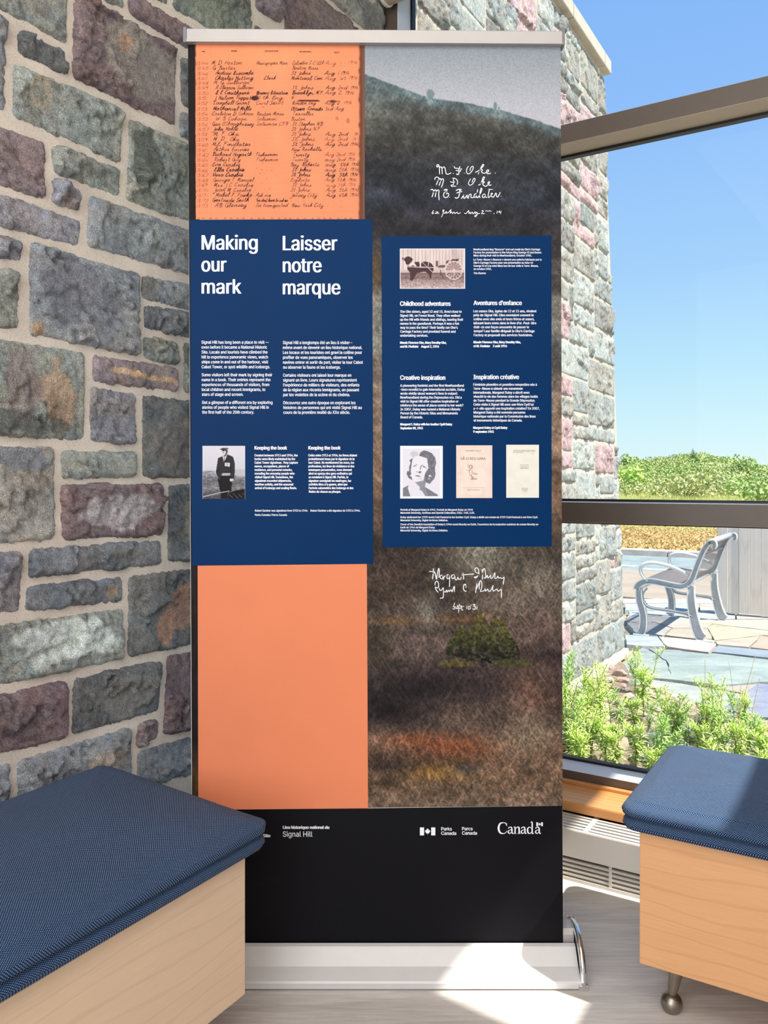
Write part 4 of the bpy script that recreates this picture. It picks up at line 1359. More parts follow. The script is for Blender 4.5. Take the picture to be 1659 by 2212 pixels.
def ribbon(strokes, d):
    """strokes: list of (points px, half-width px) -> verts, faces on the banner plane"""
    V, Fc = [], []
    for pts, w in strokes:
        pts = [np.array(p[:2], float) for p in pts]
        if len(pts) == 1 or np.hypot(*(pts[0] - pts[-1])) < 0.01 and len(pts) == 2:
            o = len(V); c = pts[0]
            for k in range(8):
                V.append(B(c[0] + w * 1.3 * math.cos(k * .785), c[1] + w * 1.3 * math.sin(k * .785), d))
            Fc.append(tuple(range(o + 7, o - 1, -1))); continue
        o = len(V)
        for i, p in enumerate(pts):
            t = pts[min(i + 1, len(pts) - 1)] - pts[max(i - 1, 0)]
            t = t / (np.hypot(*t) + 1e-9); n = np.array([-t[1], t[0]])
            ww = w * (0.7 if i in (0, len(pts) - 1) else 1)
            V.append(B(*(p - n * ww - (t * w * .5 if i == 0 else 0) + (t * w * .5 if i == len(pts) - 1 else 0)), d)); V.append(B(*(p + n * ww - (t * w * .5 if i == 0 else 0) + (t * w * .5 if i == len(pts) - 1 else 0)), d))
        for i in range(len(pts) - 1):
            a = o + 2 * i
            Fc.append((a, a + 2, a + 3, a + 1))
    return V, Fc


def script(text, x, y, xend, xh, rs, slant=0.35, w=0.42):
    """cursive line: baseline y (px), lower-case height xh, ends at xend"""
    st, adv = [], 0.0
    u = xh / 4.0
    for ch in text:
        if ch == ' ':
            adv += 3.0; continue
        g = GL.get(ch)
        if g is None:
            adv += 3; continue
        mx = 0
        for part in g.split(';'):
            pts = []
            for i in range(0, len(part), 2):
                gx = int(part[i]); gy = ord(part[i + 1]) - ord('e')
                mx = max(mx, gx)
                pts.append((adv + gx + rs.uniform(-.25, .25), gy + rs.uniform(-.35, .35)))
            st.append(pts)
        adv += mx + 1.25
    k = (xend - x) / max(adv, 1)
    out = []
    wob = rs.uniform(-.8, .8)
    for pts in st:
        q = [(x + px * k + py * u * slant * .9, y - py * u + wob * math.sin(px * .12)) for px, py in pts]
        out.append(([tuple(a) for a in catmull(q, 3)], w * rs.uniform(.8, 1.25)))
    return out


rows = [  # number, name, occupation, residence, date ; x extents follow the columns
    ('13144', 'M. D. Horton', 'Newspaper Man', 'Columbia S. C. USA', 'Aug. 1 - 1914'), ('13145', 'G. Baxter', '"', 'Boston Mass', '"  "  "'), ('13146', 'Andrew Luscombe', '', 'St Johns', 'Aug 1 1914'),
    ('13147', 'Charles Nutting', 'Clerk', 'Montreal, Can.', 'Aug. 1st 1914'), ('13148', 'M. G. Sullivan', '', '', ''), ('13149', 'A. Eleanor Sullivan', '', "St. Johns", 'Aug. 2nd. 1914.'),
    ('13150', 'E E Cauthorne', 'Masonic Literature', 'Brooklyn, N.Y.', 'Aug 2, 1914.'), ('13151', 'J. Nelson Puppett', 'N. th. Eng.', 'N', ''), ('13152', 'Campbell Grant', 'Civil Servt', 'London Eng', 'Aug 2  1914'),
    ('13153', 'Nathaniel Mills', '"', 'Ottawa  Canada', '3rd Aug.'), ('13154', 'Carleton D. Cohoon', 'Boston Mass', 'Traveller', ''), ('13155', 'W. B. Cohoon', 'Salesman', 'Boston', ''),
    ('13156', "Geo O'Shaughnessy", 'Salesman C.P.R', 'St Stephen N.B.', ''), ('13157', 'John Noble', '', 'St Johns N.F', ''), ('13158', 'M. F. Oke.', '', 'St Johns', 'Aug. 2nd ) 14'),
    ('13159', 'M  D   Oke', '', 'St. Johns.', 'Aug. 2nd. /14'), ('13160', 'M.E. Findlater.', '', 'St. Johns', 'Aug. 2nd 1914.'), ('13161', 'Arthur Lorries', '', 'New Rochelle.', '"'),
    ('13162', 'Richard Hogarth', 'Fisherman', 'Trinity', 'Aug 2nd 1914'), ('13164', 'Robert Guy', 'Fisherman', 'Trinity', 'aug 2nd 1914'), ('13165', 'Eva Crosbie', "'", 'Bay  Roberts', 'aug  10th 1914'),
    ('13166', 'Ella Crosbie', "' - . .", 'St Johns', 'aug. 5th 1914.'), ('13167', 'Vera Crosbie', "'", 'St Johns', 'Aug  5th 1914'), ('13168', 'George F. Manuel', "'", 'Exploits', 'Aug 5th 1914.'),
    ('13169', 'Mrs J C. Crosbie', "'", 'St Johns', 'aug 5th 1914'), ('13170', 'Jean M. Crosbie', "'", 'St Johns', 'Aug. 5th 1914'), ('13171', 'Mabel F. Fowke', 'Ask me!', 'Jersey City', 'Aug. 6th 1914'),
    ('13172', 'Gertrude Smith', 'You dont have to ask me', '.   ..', '.  .  .'), ('13173', 'A.B. Gleasey', 'Sir transported', 'New York City', '.  .  .'),
]
rs = random.Random(3)
dark, pale = [], []
BOLD = {6, 9, 21, 22}
for i, (a, b_, c_, d_, e_) in enumerate(rows):
    y = 139.5 + i * 10.98 + (-1.5 if 3 < i < 9 else 0)
    w = 0.72 if i in BOLD else rs.choice([0.40, 0.46, 0.54])
    pale += script(a, 424, y + 1, 449 + rs.uniform(-1, 3), 3.4, rs, .3, .34)
    x0 = 458 + rs.uniform(-1, 8)
    dark += script(b_, x0, y, min(548, x0 + 5.6 * len(b_) + rs.uniform(-2, 2)), 4.1, rs, .4, w)
    if c_:
        x0 = 551 + (rs.uniform(0, 3) if len(c_) > 6 else rs.uniform(8, 30))
        dark += script(c_, x0, y, min(622, x0 + 5.4 * len(c_)), 3.8, rs, .4, w * .85)
    if d_:
        x0 = 628 + rs.uniform(-1, 4)
        dark += script(d_, x0, y, min(698, x0 + 5.2 * len(d_)), 3.9, rs, .4, w * .9)
    if e_:
        x0 = 701 + rs.uniform(-1, 3)
        (dark if i % 3 else pale).extend(script(e_, x0, y, min(775, x0 + 5.4 * len(e_)), 3.7, rs, .35, w * .85))
for k in range(24):      # the cut-off last row
    x = 424 + k * 14.5 + rs.uniform(-3, 3)
    dark.append(([(x, 474), (x + 1.5, 470 + rs.uniform(-.5, 1)), (x + 3.5, 471.5), (x + 5, 474)], .4))
dark.append(([(542, 214), (547, 211), (556, 205), (559, 203)], .8))
V, Fc = ribbon(dark, 0.0008)
tag(mk('handwritten_entries', V, Fc, M['ink'], led), 'black handwritten guest-book entries', kind='stuff')
V, Fc = ribbon(pale, 0.0008)
tag(mk('faded_entries', V, Fc, M['ink_pale'], led), 'faded brown handwritten numbers and dates', kind='stuff')
text_block('column_titles', [('NO.', 437, 113, 444, 2.8, .4, 1), ('NAME', 499.5, 111.8, 513, 3, .4, 1), ('OCCUPATION.', 572, 112.2, 602, 3, .4, 1), ('RESIDENCE.', 647, 113.5, 674, 3, .4, 1), ('DATE', 721.5, 115, 734, 3, .4, 1)], led, M['ink'], .0008)


def zs(strokes, sc, ox, oy):
    out = []
    for w, s in strokes:
        pts = [(ox + s[i] / sc, oy + s[i + 1] / sc) for i in range(0, len(s), 2)]
        out.append((catmull(pts, 4) if len(pts) > 2 else pts, w))
    return [(p_, w_ * .85) for p_, w_ in out]


SIG1 = [
    (1.05, [250, 170, 225, 195, 215, 165, 240, 145, 262, 175, 268, 250, 272, 335]), (1.05, [268, 230, 285, 195, 310, 200, 322, 260, 325, 335]), (1.05, [320, 235, 345, 195, 375, 205, 390, 270, 405, 330, 450, 335, 500, 310]), (1.3, [545, 322, 546, 323]),
    (1.05, [565, 180, 575, 215, 620, 220, 680, 232]), (1.05, [680, 185, 655, 235, 655, 300, 650, 335, 620, 345, 612, 325]), (1.05, [600, 262, 640, 268, 690, 272]), (1.05, [712, 225, 695, 250, 680, 290]), (1.2, [765, 318, 766, 319]),
    (.95, [845, 180, 815, 230, 808, 290, 835, 330, 880, 315, 930, 250, 942, 195, 925, 180, 890, 215, 878, 270]),
    (1.05, [985, 300, 1060, 260, 1120, 200, 1150, 160, 1135, 142, 1110, 180, 1070, 260, 1042, 335]), (1.05, [1050, 300, 1080, 255, 1110, 240, 1125, 260, 1105, 290, 1150, 318, 1220, 300, 1250, 270, 1235, 250, 1205, 280, 1215, 320, 1260, 325, 1290, 318]), (1.5, [1380, 312, 1381, 313]),
    (1.0, [175, 445, 190, 405, 230, 395, 260, 420, 235, 480, 205, 550]), (1.0, [240, 470, 280, 425, 300, 440, 285, 500, 262, 560]), (1.0, [290, 480, 330, 430, 352, 450, 335, 520, 310, 600]),
    (.95, [485, 485, 530, 500, 575, 490]), (.95, [545, 420, 550, 480, 548, 540, 520, 550, 500, 560, 515, 578, 560, 575, 600, 578]), (.95, [530, 415, 590, 425, 630, 480, 620, 545]),
    (.9, [890, 430, 860, 480, 848, 530, 880, 555, 930, 530, 975, 460, 978, 428, 950, 425, 918, 500]),
    (1.05, [1045, 555, 1100, 520, 1150, 440, 1165, 395, 1140, 400, 1115, 470, 1085, 545]), (1.05, [1090, 520, 1150, 485, 1160, 500, 1130, 530, 1160, 570, 1200, 575, 1250, 530, 1270, 495, 1245, 490, 1235, 530, 1255, 555, 1300, 553]),
    (1.1, [95, 650, 130, 640, 152, 680, 140, 730, 122, 790]), (1.1, [145, 700, 175, 650, 200, 660, 195, 720, 185, 790]), (1.1, [195, 700, 230, 655, 258, 665, 255, 740, 262, 850]),
    (1.3, [360, 655, 400, 640, 420, 650, 385, 690, 410, 680]), (1.05, [420, 690, 370, 700, 350, 760, 380, 800, 430, 790, 455, 740, 430, 715, 405, 735]), (1.1, [470, 795, 471, 796]),
    (1.1, [600, 660, 650, 640, 700, 642, 690, 660]), (1.1, [672, 645, 668, 720, 650, 790, 610, 815, 578, 800]), (1.1, [612, 710, 680, 690, 715, 685]),
    (1.05, [705, 825, 745, 760, 752, 745, 748, 790, 765, 820, 800, 780, 825, 750, 820, 800, 845, 815]), (1.05, [850, 810, 855, 760, 880, 735, 900, 745, 895, 790, 920, 805, 960, 790]),
    (1.05, [1010, 720, 975, 735, 958, 775, 975, 800, 1005, 770, 1030, 640]), (1.05, [1018, 700, 1010, 780, 1030, 805, 1080, 730, 1115, 640, 1100, 615, 1080, 680, 1068, 780, 1080, 805]),
    (1.05, [1180, 740, 1150, 735, 1122, 770, 1140, 805, 1175, 780, 1190, 740, 1185, 790, 1215, 800]), (1.05, [1270, 630, 1245, 720, 1240, 790, 1265, 800]), (1.05, [1245, 640, 1325, 640]),
    (1.05, [1265, 790, 1310, 740, 1325, 720, 1300, 720, 1300, 770, 1340, 795, 1370, 750, 1385, 715]), (1.05, [1385, 715, 1400, 720, 1405, 770, 1430, 790, 1460, 740, 1478, 700]), (1.1, [1495, 775, 1496, 776]),
    (.8, [155, 1060, 130, 1090, 150, 1110, 140, 1125, 115, 1105]), (.8, [190, 1085, 230, 1085]), (.75, [175, 1112, 215, 1120, 240, 1090, 225, 1085, 215, 1115, 265, 1112]),
    (.8, [310, 1190, 325, 1160, 345, 1100, 360, 1050, 335, 1060, 350, 1110, 400, 1110, 415, 1090, 395, 1085, 385, 1115, 440, 1105]), (.8, [440, 1110, 490, 1050, 500, 1045, 480, 1120, 510, 1085, 530, 1120, 560, 1090, 580, 1120, 620, 1095, 640, 1120, 690, 1105]),
    (.8, [765, 1110, 800, 1120, 850, 1060, 855, 1120, 880, 1095, 890, 1125, 920, 1090, 935, 1125, 965, 1095]), (.8, [1010, 1095, 975, 1090, 980, 1120, 1020, 1100, 1015, 1150, 985, 1185, 975, 1165, 1030, 1130, 1070, 1115]),
    (.8, [1110, 1070, 1130, 1058, 1140, 1080, 1105, 1120, 1170, 1122]), (.7, [1185, 1072, 1210, 1065, 1240, 1075, 1270, 1062, 1300, 1080]), (.8, [1360, 1110, 1350, 1128]), (1.1, [1425, 1070, 1412, 1115]), (.9, [1468, 1065, 1455, 1095, 1495, 1095]), (.9, [1495, 1070, 1485, 1125]),
]
SIG2 = [
    (.9, [65, 178, 120, 180, 165, 175]), (1.1, [150, 120, 145, 220, 132, 330]), (1.1, [140, 220, 175, 190, 190, 250, 212, 335, 225, 240, 250, 125, 262, 130, 265, 220, 258, 300]),
    (1.0, [325, 255, 290, 260, 288, 310, 325, 325, 340, 270, 345, 330, 350, 340, 360, 290, 385, 265]), (1.0, [450, 240, 420, 255, 425, 320, 460, 310, 470, 245, 472, 400, 468, 485]),
    (1.0, [565, 245, 515, 255, 515, 310, 555, 315, 575, 260, 580, 330, 610, 345, 640, 290, 645, 330, 690, 330, 705, 290]), (1.1, [738, 215, 748, 280, 752, 335]), (1.0, [710, 250, 800, 240, 960, 230]),
    (1.0, [1040, 215, 990, 190, 975, 130, 1010, 105, 1050, 150, 1040, 240, 1010, 300, 975, 305, 970, 285, 1010, 280, 1065, 205]),
    (1.0, [1118, 140, 1125, 230, 1122, 335]), (1.0, [1122, 240, 1140, 150, 1165, 120, 1185, 200, 1190, 290, 1160, 300]), (1.0, [1150, 310, 1200, 300, 1225, 250, 1235, 310, 1275, 270, 1290, 260, 1290, 310, 1330, 300, 1370, 200, 1375, 260, 1370, 310, 1410, 310, 1430, 270, 1450, 310, 1490, 300, 1510, 320, 1560, 285]), (1.1, [1560, 285, 1550, 350, 1538, 435]),
    (1.0, [255, 450, 250, 500, 205, 500, 180, 440, 195, 385, 225, 375, 250, 420, 245, 490]), (1.0, [185, 440, 195, 530, 245, 592]), (1.0, [270, 515, 275, 550, 310, 550, 345, 500, 350, 620, 340, 700, 320, 705, 285, 712]),
    (1.0, [345, 560, 390, 590, 410, 545, 420, 590, 450, 550, 465, 580, 500, 540, 520, 585, 545, 520, 568, 470, 568, 585]),
    (1.1, [800, 490, 790, 440, 760, 440, 745, 500, 765, 560, 805, 570]), (1.1, [790, 500, 805, 480, 780, 455]),
    (1.1, [1018, 420, 1000, 510, 988, 600]), (1.0, [1000, 540, 1055, 420, 1085, 360, 1110, 400, 1110, 500, 1085, 570, 1110, 575]), (1.0, [1060, 530, 1065, 440, 1075, 390]), (1.0, [1110, 575, 1160, 560, 1175, 520, 1190, 570, 1230, 530, 1250, 570, 1290, 560, 1340, 450, 1330, 520, 1345, 570, 1390, 540, 1410, 530, 1440, 570, 1490, 535]), (1.1, [1500, 530, 1502, 620, 1500, 700]),
    (.8, [575, 800, 555, 860, 570, 900, 560, 930, 530, 915]), (.8, [535, 880, 590, 885, 600, 920, 640, 870, 625, 860, 625, 920, 650, 900]), (.85, [665, 830, 655, 920, 650, 990]), (.8, [655, 870, 700, 860, 690, 910, 660, 920]), (.85, [715, 860, 715, 940, 740, 945]), (.8, [690, 880, 760, 870]),
    (.8, [815, 865, 805, 925]), (.8, [850, 870, 838, 900, 850, 930, 880, 920, 878, 880, 850, 868]), (.8, [898, 840, 896, 862]), (.9, [935, 840, 975, 835, 955, 870, 990, 880, 975, 930, 930, 925]), (.9, [1020, 880, 1012, 935]),
]
for S_, oy, ycut in ((SIG1, 340, 1000), (SIG2, 1215, 790)):
    top_ = [t for t in S_ if t[1][1] < ycut]; low_ = [t for t in S_ if t[1][1] >= ycut]
    V, Fc = ribbon(zs(top_, 9.217, 920, oy), 0.0008)
    mk('signature', V, Fc, M['white'], ban)
    V, Fc = ribbon(zs(low_, 9.217, 920, oy), 0.0008)
    mk('signed_date', V, Fc, M['white'], ban)

# --- marks in the footer: flag symbol and wordmark
LEAF = [(0, -10), (1.6, -6.6), (4.4, -7.6), (3.6, -2.6), (6.2, -4.6), (6.8, -3), (9.6, -3.4), (8.4, -.6), (10, .6), (5.2, 4.6), (5.8, 6.6), (.55, 5.8), (.55, 10), (-.55, 10), (-.55, 5.8), (-5.8, 6.6), (-5.2, 4.6), (-10, .6),
        (-8.4, -.6), (-9.6, -3.4), (-6.8, -3), (-6.2, -4.6), (-3.6, -2.6), (-4.4, -7.6), (-1.6, -6.6)]


def flag_symbol(name, x0, x1, y0, y1, parent):
    bw = (x1 - x0) * 0.27
    V, Fc = [], []
    for a, b in ((x0, x0 + bw), (x1 - bw, x1)):
        o = len(V); V += [B(a, y0, .0009), B(b, y0, .0009), B(b, y1, .0009), B(a, y1, .0009)]; Fc.append((o, o + 3, o + 2, o + 1))
    s = (y1 - y0) * 0.40 / 10
    cx, cy = (x0 + x1) / 2, (y0 + y1) / 2
    o = len(V); V.append(B(cx, cy, .0009))
    for x, y in LEAF: V.append(B(cx + x * s * .85, cy + y * s, .0009))
    n = len(LEAF)
    for i in range(n): Fc.append((o, o + 1 + (i + 1) % n, o + 1 + i))
    return mk(name, V, Fc, M['white'], parent)


flag_symbol('flag_emblem', 907, 940.3, 1787, 1804.2, foot)


def serif_word(name, parent):
    """wordmark in a heavy-light serif, drawn stroke by stroke; px on the banner"""
    base, xh, cap = 1800.6, 15.5, 24.5
    S = []

    def st(pts, ws): S.append((catmull(pts, 5), ws))
    # C
    st([(1094, 1782), (1092, 1778), (1087, 1776.8), (1080, 1779), (1076.8, 1788.5), (1080, 1798), (1087, 1800.2), (1092, 1798.5), (1095, 1794)], [1.3, .9, .9, 2.0, 2.7, 2.2, 1.0, .8, .6])
    st([(1094.4, 1777.5), (1094.6, 1784)], [.6, .6])

    def a_(x):
        st([(x + 1.2, 1789.5), (x + 4, 1786.3), (x + 8, 1787), (x + 9, 1791), (x + 9.2, 1797), (x + 10.5, 1800), (x + 13.2, 1799.6)], [1.2, .9, 1.5, 1.9, 1.9, 1.3, .5])
        st([(x + 8.5, 1791.8), (x + 3, 1793.5), (x + 1.2, 1797), (x + 4, 1800), (x + 8.6, 1797.5)], [.6, 1.0, 1.8, 1.2, .6])

    def n_(x):
        st([(x, 1786.6), (x + 3, 1786.6), (x + 3, 1800)], [.5, 1.4, 1.8]); st([(x, 1800.2), (x + 6.2, 1800.2)], [.6, .6])
        st([(x + 4.5, 1790), (x + 8, 1786.4), (x + 11.6, 1788), (x + 12, 1800)], [.7, 1.0, 1.9, 1.8]); st([(x + 8.8, 1800.2), (x + 15.2, 1800.2)], [.6, .6])

    def d_(x):
        st([(x + 9, 1789), (x + 5, 1786.2), (x + 1.6, 1789), (x + 1, 1794), (x + 3, 1799.4), (x + 7, 1799.6), (x + 10, 1796)], [.7, .9, 1.6, 2.0, 1.6, .9, .6])
        st([(x + 7.5, 1776.8), (x + 10.8, 1776.4), (x + 10.8, 1797), (x + 12, 1800), (x + 14.6, 1800)], [.5, 1.5, 1.9, 1.6, .6])
    a_(1096.5); n_(1109.3); a_(1124.6); d_(1138.5); a_(1155.5)
    V, Fc = [], []
    for pts, ws in S:
        pts = [np.array(p) for p in pts]; o = len(V)
        W_ = np.interp(np.linspace(0, 1, len(pts)), np.linspace(0, 1, len(ws)), ws) * 0.82
        for i, p in enumerate(pts):
            t = pts[min(i + 1, len(pts) - 1)] - pts[max(i - 1, 0)]; t = t / (np.hypot(*t) + 1e-9); n = np.array([-t[1], t[0]])
            V.append(B(*(p - n * W_[i]), .0009)); V.append(B(*(p + n * W_[i]), .0009))
        for i in range(len(pts) - 1):
            a = o + 2 * i; Fc.append((a, a + 2, a + 3, a + 1))
    return mk(name, V, Fc, M['white'], parent)


serif_word('wordmark', foot)
flag_symbol('flag_emblem', 1158.3, 1172.5, 1776, 1784.2, foot)

# --- printed photographs


def z2(ox, oy, sc, pts):
    return [(ox + x / sc, oy + y / sc) for x, y in pts]


def photo_man(X, Y):
    ox, oy, sc = 430, 955, 15.08
    x = (X - ox) * sc; y = (Y - oy) * sc
    img = stops(y, [(100, (208, 204, 214)), (800, (198, 196, 206)), (960, (190, 190, 198))])
    land = sst((y - (955 + (x - 120) * .09)) / 30)
    n = fbm(x / 60.0, y / 25.0, 3, 4)
    g = stops(y, [(960, (120, 120, 128)), (1040, (150, 150, 158)), (1150, (116, 114, 122)), (1300, (100, 98, 104)), (1500, (120, 118, 124)), (1600, (96, 94, 98)), (1850, (70, 68, 72))]) * (.5 + n)[..., None]
    img = img * (1 - land[..., None]) + g * land[..., None]
    img = mixp(img, blob(x, y, 330, 965, 190, 26), (110, 108, 116))
    sea = sst((x - 1150) / 30) * sst((y - 860) / 60) * (1 - sst((y - 1030) / 20))
    img = mixp(img, sea * .6, (168, 168, 176)); img = mixp(img, blob(x, y, 1330, 1080, 170, 60), (176, 176, 184))
    A = lambda pts, c, im: mixp(im, poly(x, y, pts), c)
    img = A([(690, 1200), (600, 1180), (700, 1640), (720, 1850), (920, 1850), (960, 1620), (1060, 1600), (1070, 1290), (1040, 1100), (640, 1100)], (24, 20, 22), img)
    img = A([(620, 520), (780, 455), (930, 400), (1110, 480), (1160, 640), (1175, 900), (1145, 1200), (1010, 1185), (1020, 1010), (760, 1010), (680, 1205), (620, 1150), (560, 1010), (570, 850)], (46, 43, 46), img)
    img = A([(1035, 560), (1050, 1180), (1020, 1185), (1010, 700)], (28, 25, 28), img)
    img = A([(740, 830), (560, 900), (550, 1000), (600, 1060), (660, 940)], (36, 33, 36), img)
    img = A([(770, 460), (850, 470), (915, 400), (880, 520), (810, 640)], (205, 200, 208), img)
    img = A([(815, 490), (845, 490), (840, 600), (812, 630)], (120, 118, 124), img)
    img = A([(845, 680), (1005, 680), (1005, 800), (930, 790), (840, 785)], (205, 200, 210), img)
    img = mixp(img, poly(x, y, [(870, 700), (985, 700), (985, 760), (870, 760)]) * sst(np.sin(x / 12) + .4), (120, 116, 126))
    img = A([(735, 250), (870, 240), (900, 300), (890, 400), (820, 445), (770, 410), (742, 330)], (196, 192, 200), img)
    img = A([(740, 240), (905, 230), (910, 275), (745, 300)], (40, 36, 38), img)
    img = A([(870, 240), (930, 260), (935, 340), (880, 430), (830, 445), (880, 340)], (70, 66, 70), img)
    img = A([(785, 325), (810, 325), (815, 350), (790, 350)], (60, 56, 60), img)
    img = A([(675, 225), (760, 190), (900, 180), (965, 200), (940, 240), (780, 240), (700, 250)], (92, 88, 90), img)
    img = A([(700, 240), (800, 215), (850, 225), (740, 255)], (36, 33, 35), img)
    img = A([(1010, 1190), (1110, 1185), (1125, 1240), (1070, 1285), (1010, 1275)], (200, 196, 200), img)
    img = A([(1070, 1620), (1180, 1580), (1510, 1520), (1510, 1860), (930, 1860), (960, 1640)], (22, 16, 20), img)
    img = mixp(img, seg(x, y, 140, 1780, 680, 1650, 10, 8, 10), (205, 205, 210)); img = mixp(img, seg(x, y, 680, 1650, 980, 1595, 10, 8, 10), (205, 205, 210))
    for i in range(9):
        sx = 940 + i * 60; sy = 1660 + (i * 53) % 140
        img = mixp(img, seg(x, y, sx, sy, sx + 40, sy + 60, 5, 3, 8), (150, 146, 150))
    e = (x < 125) | (x > 1495) | (y < 135)
    img = mixp(img, e.astype(float) * .8, (225, 222, 230))
    return img


def photo_dog(X, Y):
    ox, oy, sc = 855, 530, 10.37
    x = (X - ox) * sc; y = (Y - oy) * sc
    n = fbm(x / 30.0, y / 12.0, 5, 4)
    img = np.ones(X.shape + (3,)) * np.array((208, 192, 190.0)) * (.94 + .1 * vn(x / 70.0, y / 300.0, 4))[..., None]
    for k, bx in enumerate([165, 270, 350, 440, 515, 585, 665, 770, 845, 905, 980, 1050, 1125, 1195, 1260, 1410, 1475]):
        img = mixp(img, .7 * sst((7 - abs(x - bx)) / 5), (120, 96, 98))
    img = mixp(img, poly(x, y, [(1265, 90), (1380, 90), (1370, 740), (1300, 740)]) * .8, (176, 158, 158))
    img = mixp(img, sst((y - 540) / 20) * (1 - sst((y - 610) / 8)), (190, 172, 170))
    img = mixp(img, sst((y - 612) / 6), (120, 96, 96))
    gr = sst((y - 640) / 60)
    g = stops(y, [(620, (150, 128, 128)), (730, (120, 98, 98)), (800, (150, 130, 130)), (960, (180, 160, 160))]) * (.55 + .9 * n)[..., None]
    img = img * (1 - gr[..., None]) + g * gr[..., None]
    A = lambda pts, c, im: mixp(im, poly(x, y, pts), c)
    DG_ = (72, 50, 54)
    img = A([(250, 470), (440, 370), (560, 365), (640, 360), (740, 380), (800, 410), (840, 470), (845, 560), (800, 640), (800, 740), (765, 745), (740, 650), (660, 590), (560, 605), (470, 620), (430, 700), (370, 800), (320, 780), (320, 620), (260, 540)], DG_, img)
    img = A([(145, 280), (170, 270), (200, 290), (230, 260), (280, 245), (340, 270), (385, 320), (350, 370), (300, 430), (240, 440), (215, 390), (205, 350), (160, 340), (140, 310)], DG_, img)
    img = mixp(img, .9 * sst((9 - abs(np.hypot((x - 270) / 1.1, y - 330) - 88)) / 5) * (x < 290) * (y < 330), (210, 196, 194))
    LT = (214, 200, 198)
    img = A([(255, 465), (330, 410), (400, 370), (440, 430), (470, 475), (420, 470), (390, 440), (340, 470)], LT, img)
    img = A([(525, 370), (570, 370), (565, 500), (545, 500)], LT, img)
    img = mixp(img, seg(x, y, 235, 485, 1110, 500, 7, 7, 5), LT); img = mixp(img, seg(x, y, 700, 500, 1280, 515, 5, 5, 5), (170, 150, 150))
    img = mixp(img, seg(x, y, 580, 370, 830, 610, 5, 5, 5), LT); img = mixp(img, seg(x, y, 400, 372, 640, 362, 4, 4, 5), LT); img = mixp(img, seg(x, y, 735, 390, 725, 470, 7, 6, 5), LT)
    img = A([(890, 350), (950, 345), (945, 480), (895, 475)], (110, 84, 86), img)
    img = A([(965, 450), (1110, 445), (1105, 495), (935, 500)], (110, 78, 82), img)
    img = A([(1210, 360), (1260, 315), (1415, 305), (1380, 360), (1300, 350)], (78, 54, 58), img)
    img = A([(1110, 420), (1140, 340), (1190, 335), (1170, 400)], (100, 76, 78), img)
    img = mixp(img, seg(x, y, 1000, 560, 1005, 650, 9, 9, 5), (70, 50, 52)); img = mixp(img, seg(x, y, 1005, 650, 1070, 720, 9, 7, 5), (70, 50, 52))
    cx, cy = 1298, 562
    rr = np.hypot((x - cx) / 190.0, (y - cy) / 205.0); an = np.arctan2(y - cy, x - cx)
    wheel_in = (rr < .95) & (y < cy)
    img = mixp(img, wheel_in * .55, (110, 74, 76))
    img = mixp(img, (rr < .95) * .8 * sst((np.cos(an * 16) - .55) / .2), (206, 190, 188))
    img = mixp(img, sst((.05 - abs(rr - .985)) / .03), (222, 208, 204))
    img = mixp(img, blob(x, y, cx, cy, 32, 32, .4), (206, 188, 186))
    img = mixp(img, sst((12 - abs(np.hypot(x - 1210, (y - 620) * 1.1) - 105)) / 8) * (y > 600) * (x > 1130) * .7, LT)
    b = np.minimum.reduce([x - 92, 1548 - x, y - 75, 972 - y])
    img = mixp(img, 1 - sst((b - 12) / 8), (226, 218, 222))
    return img


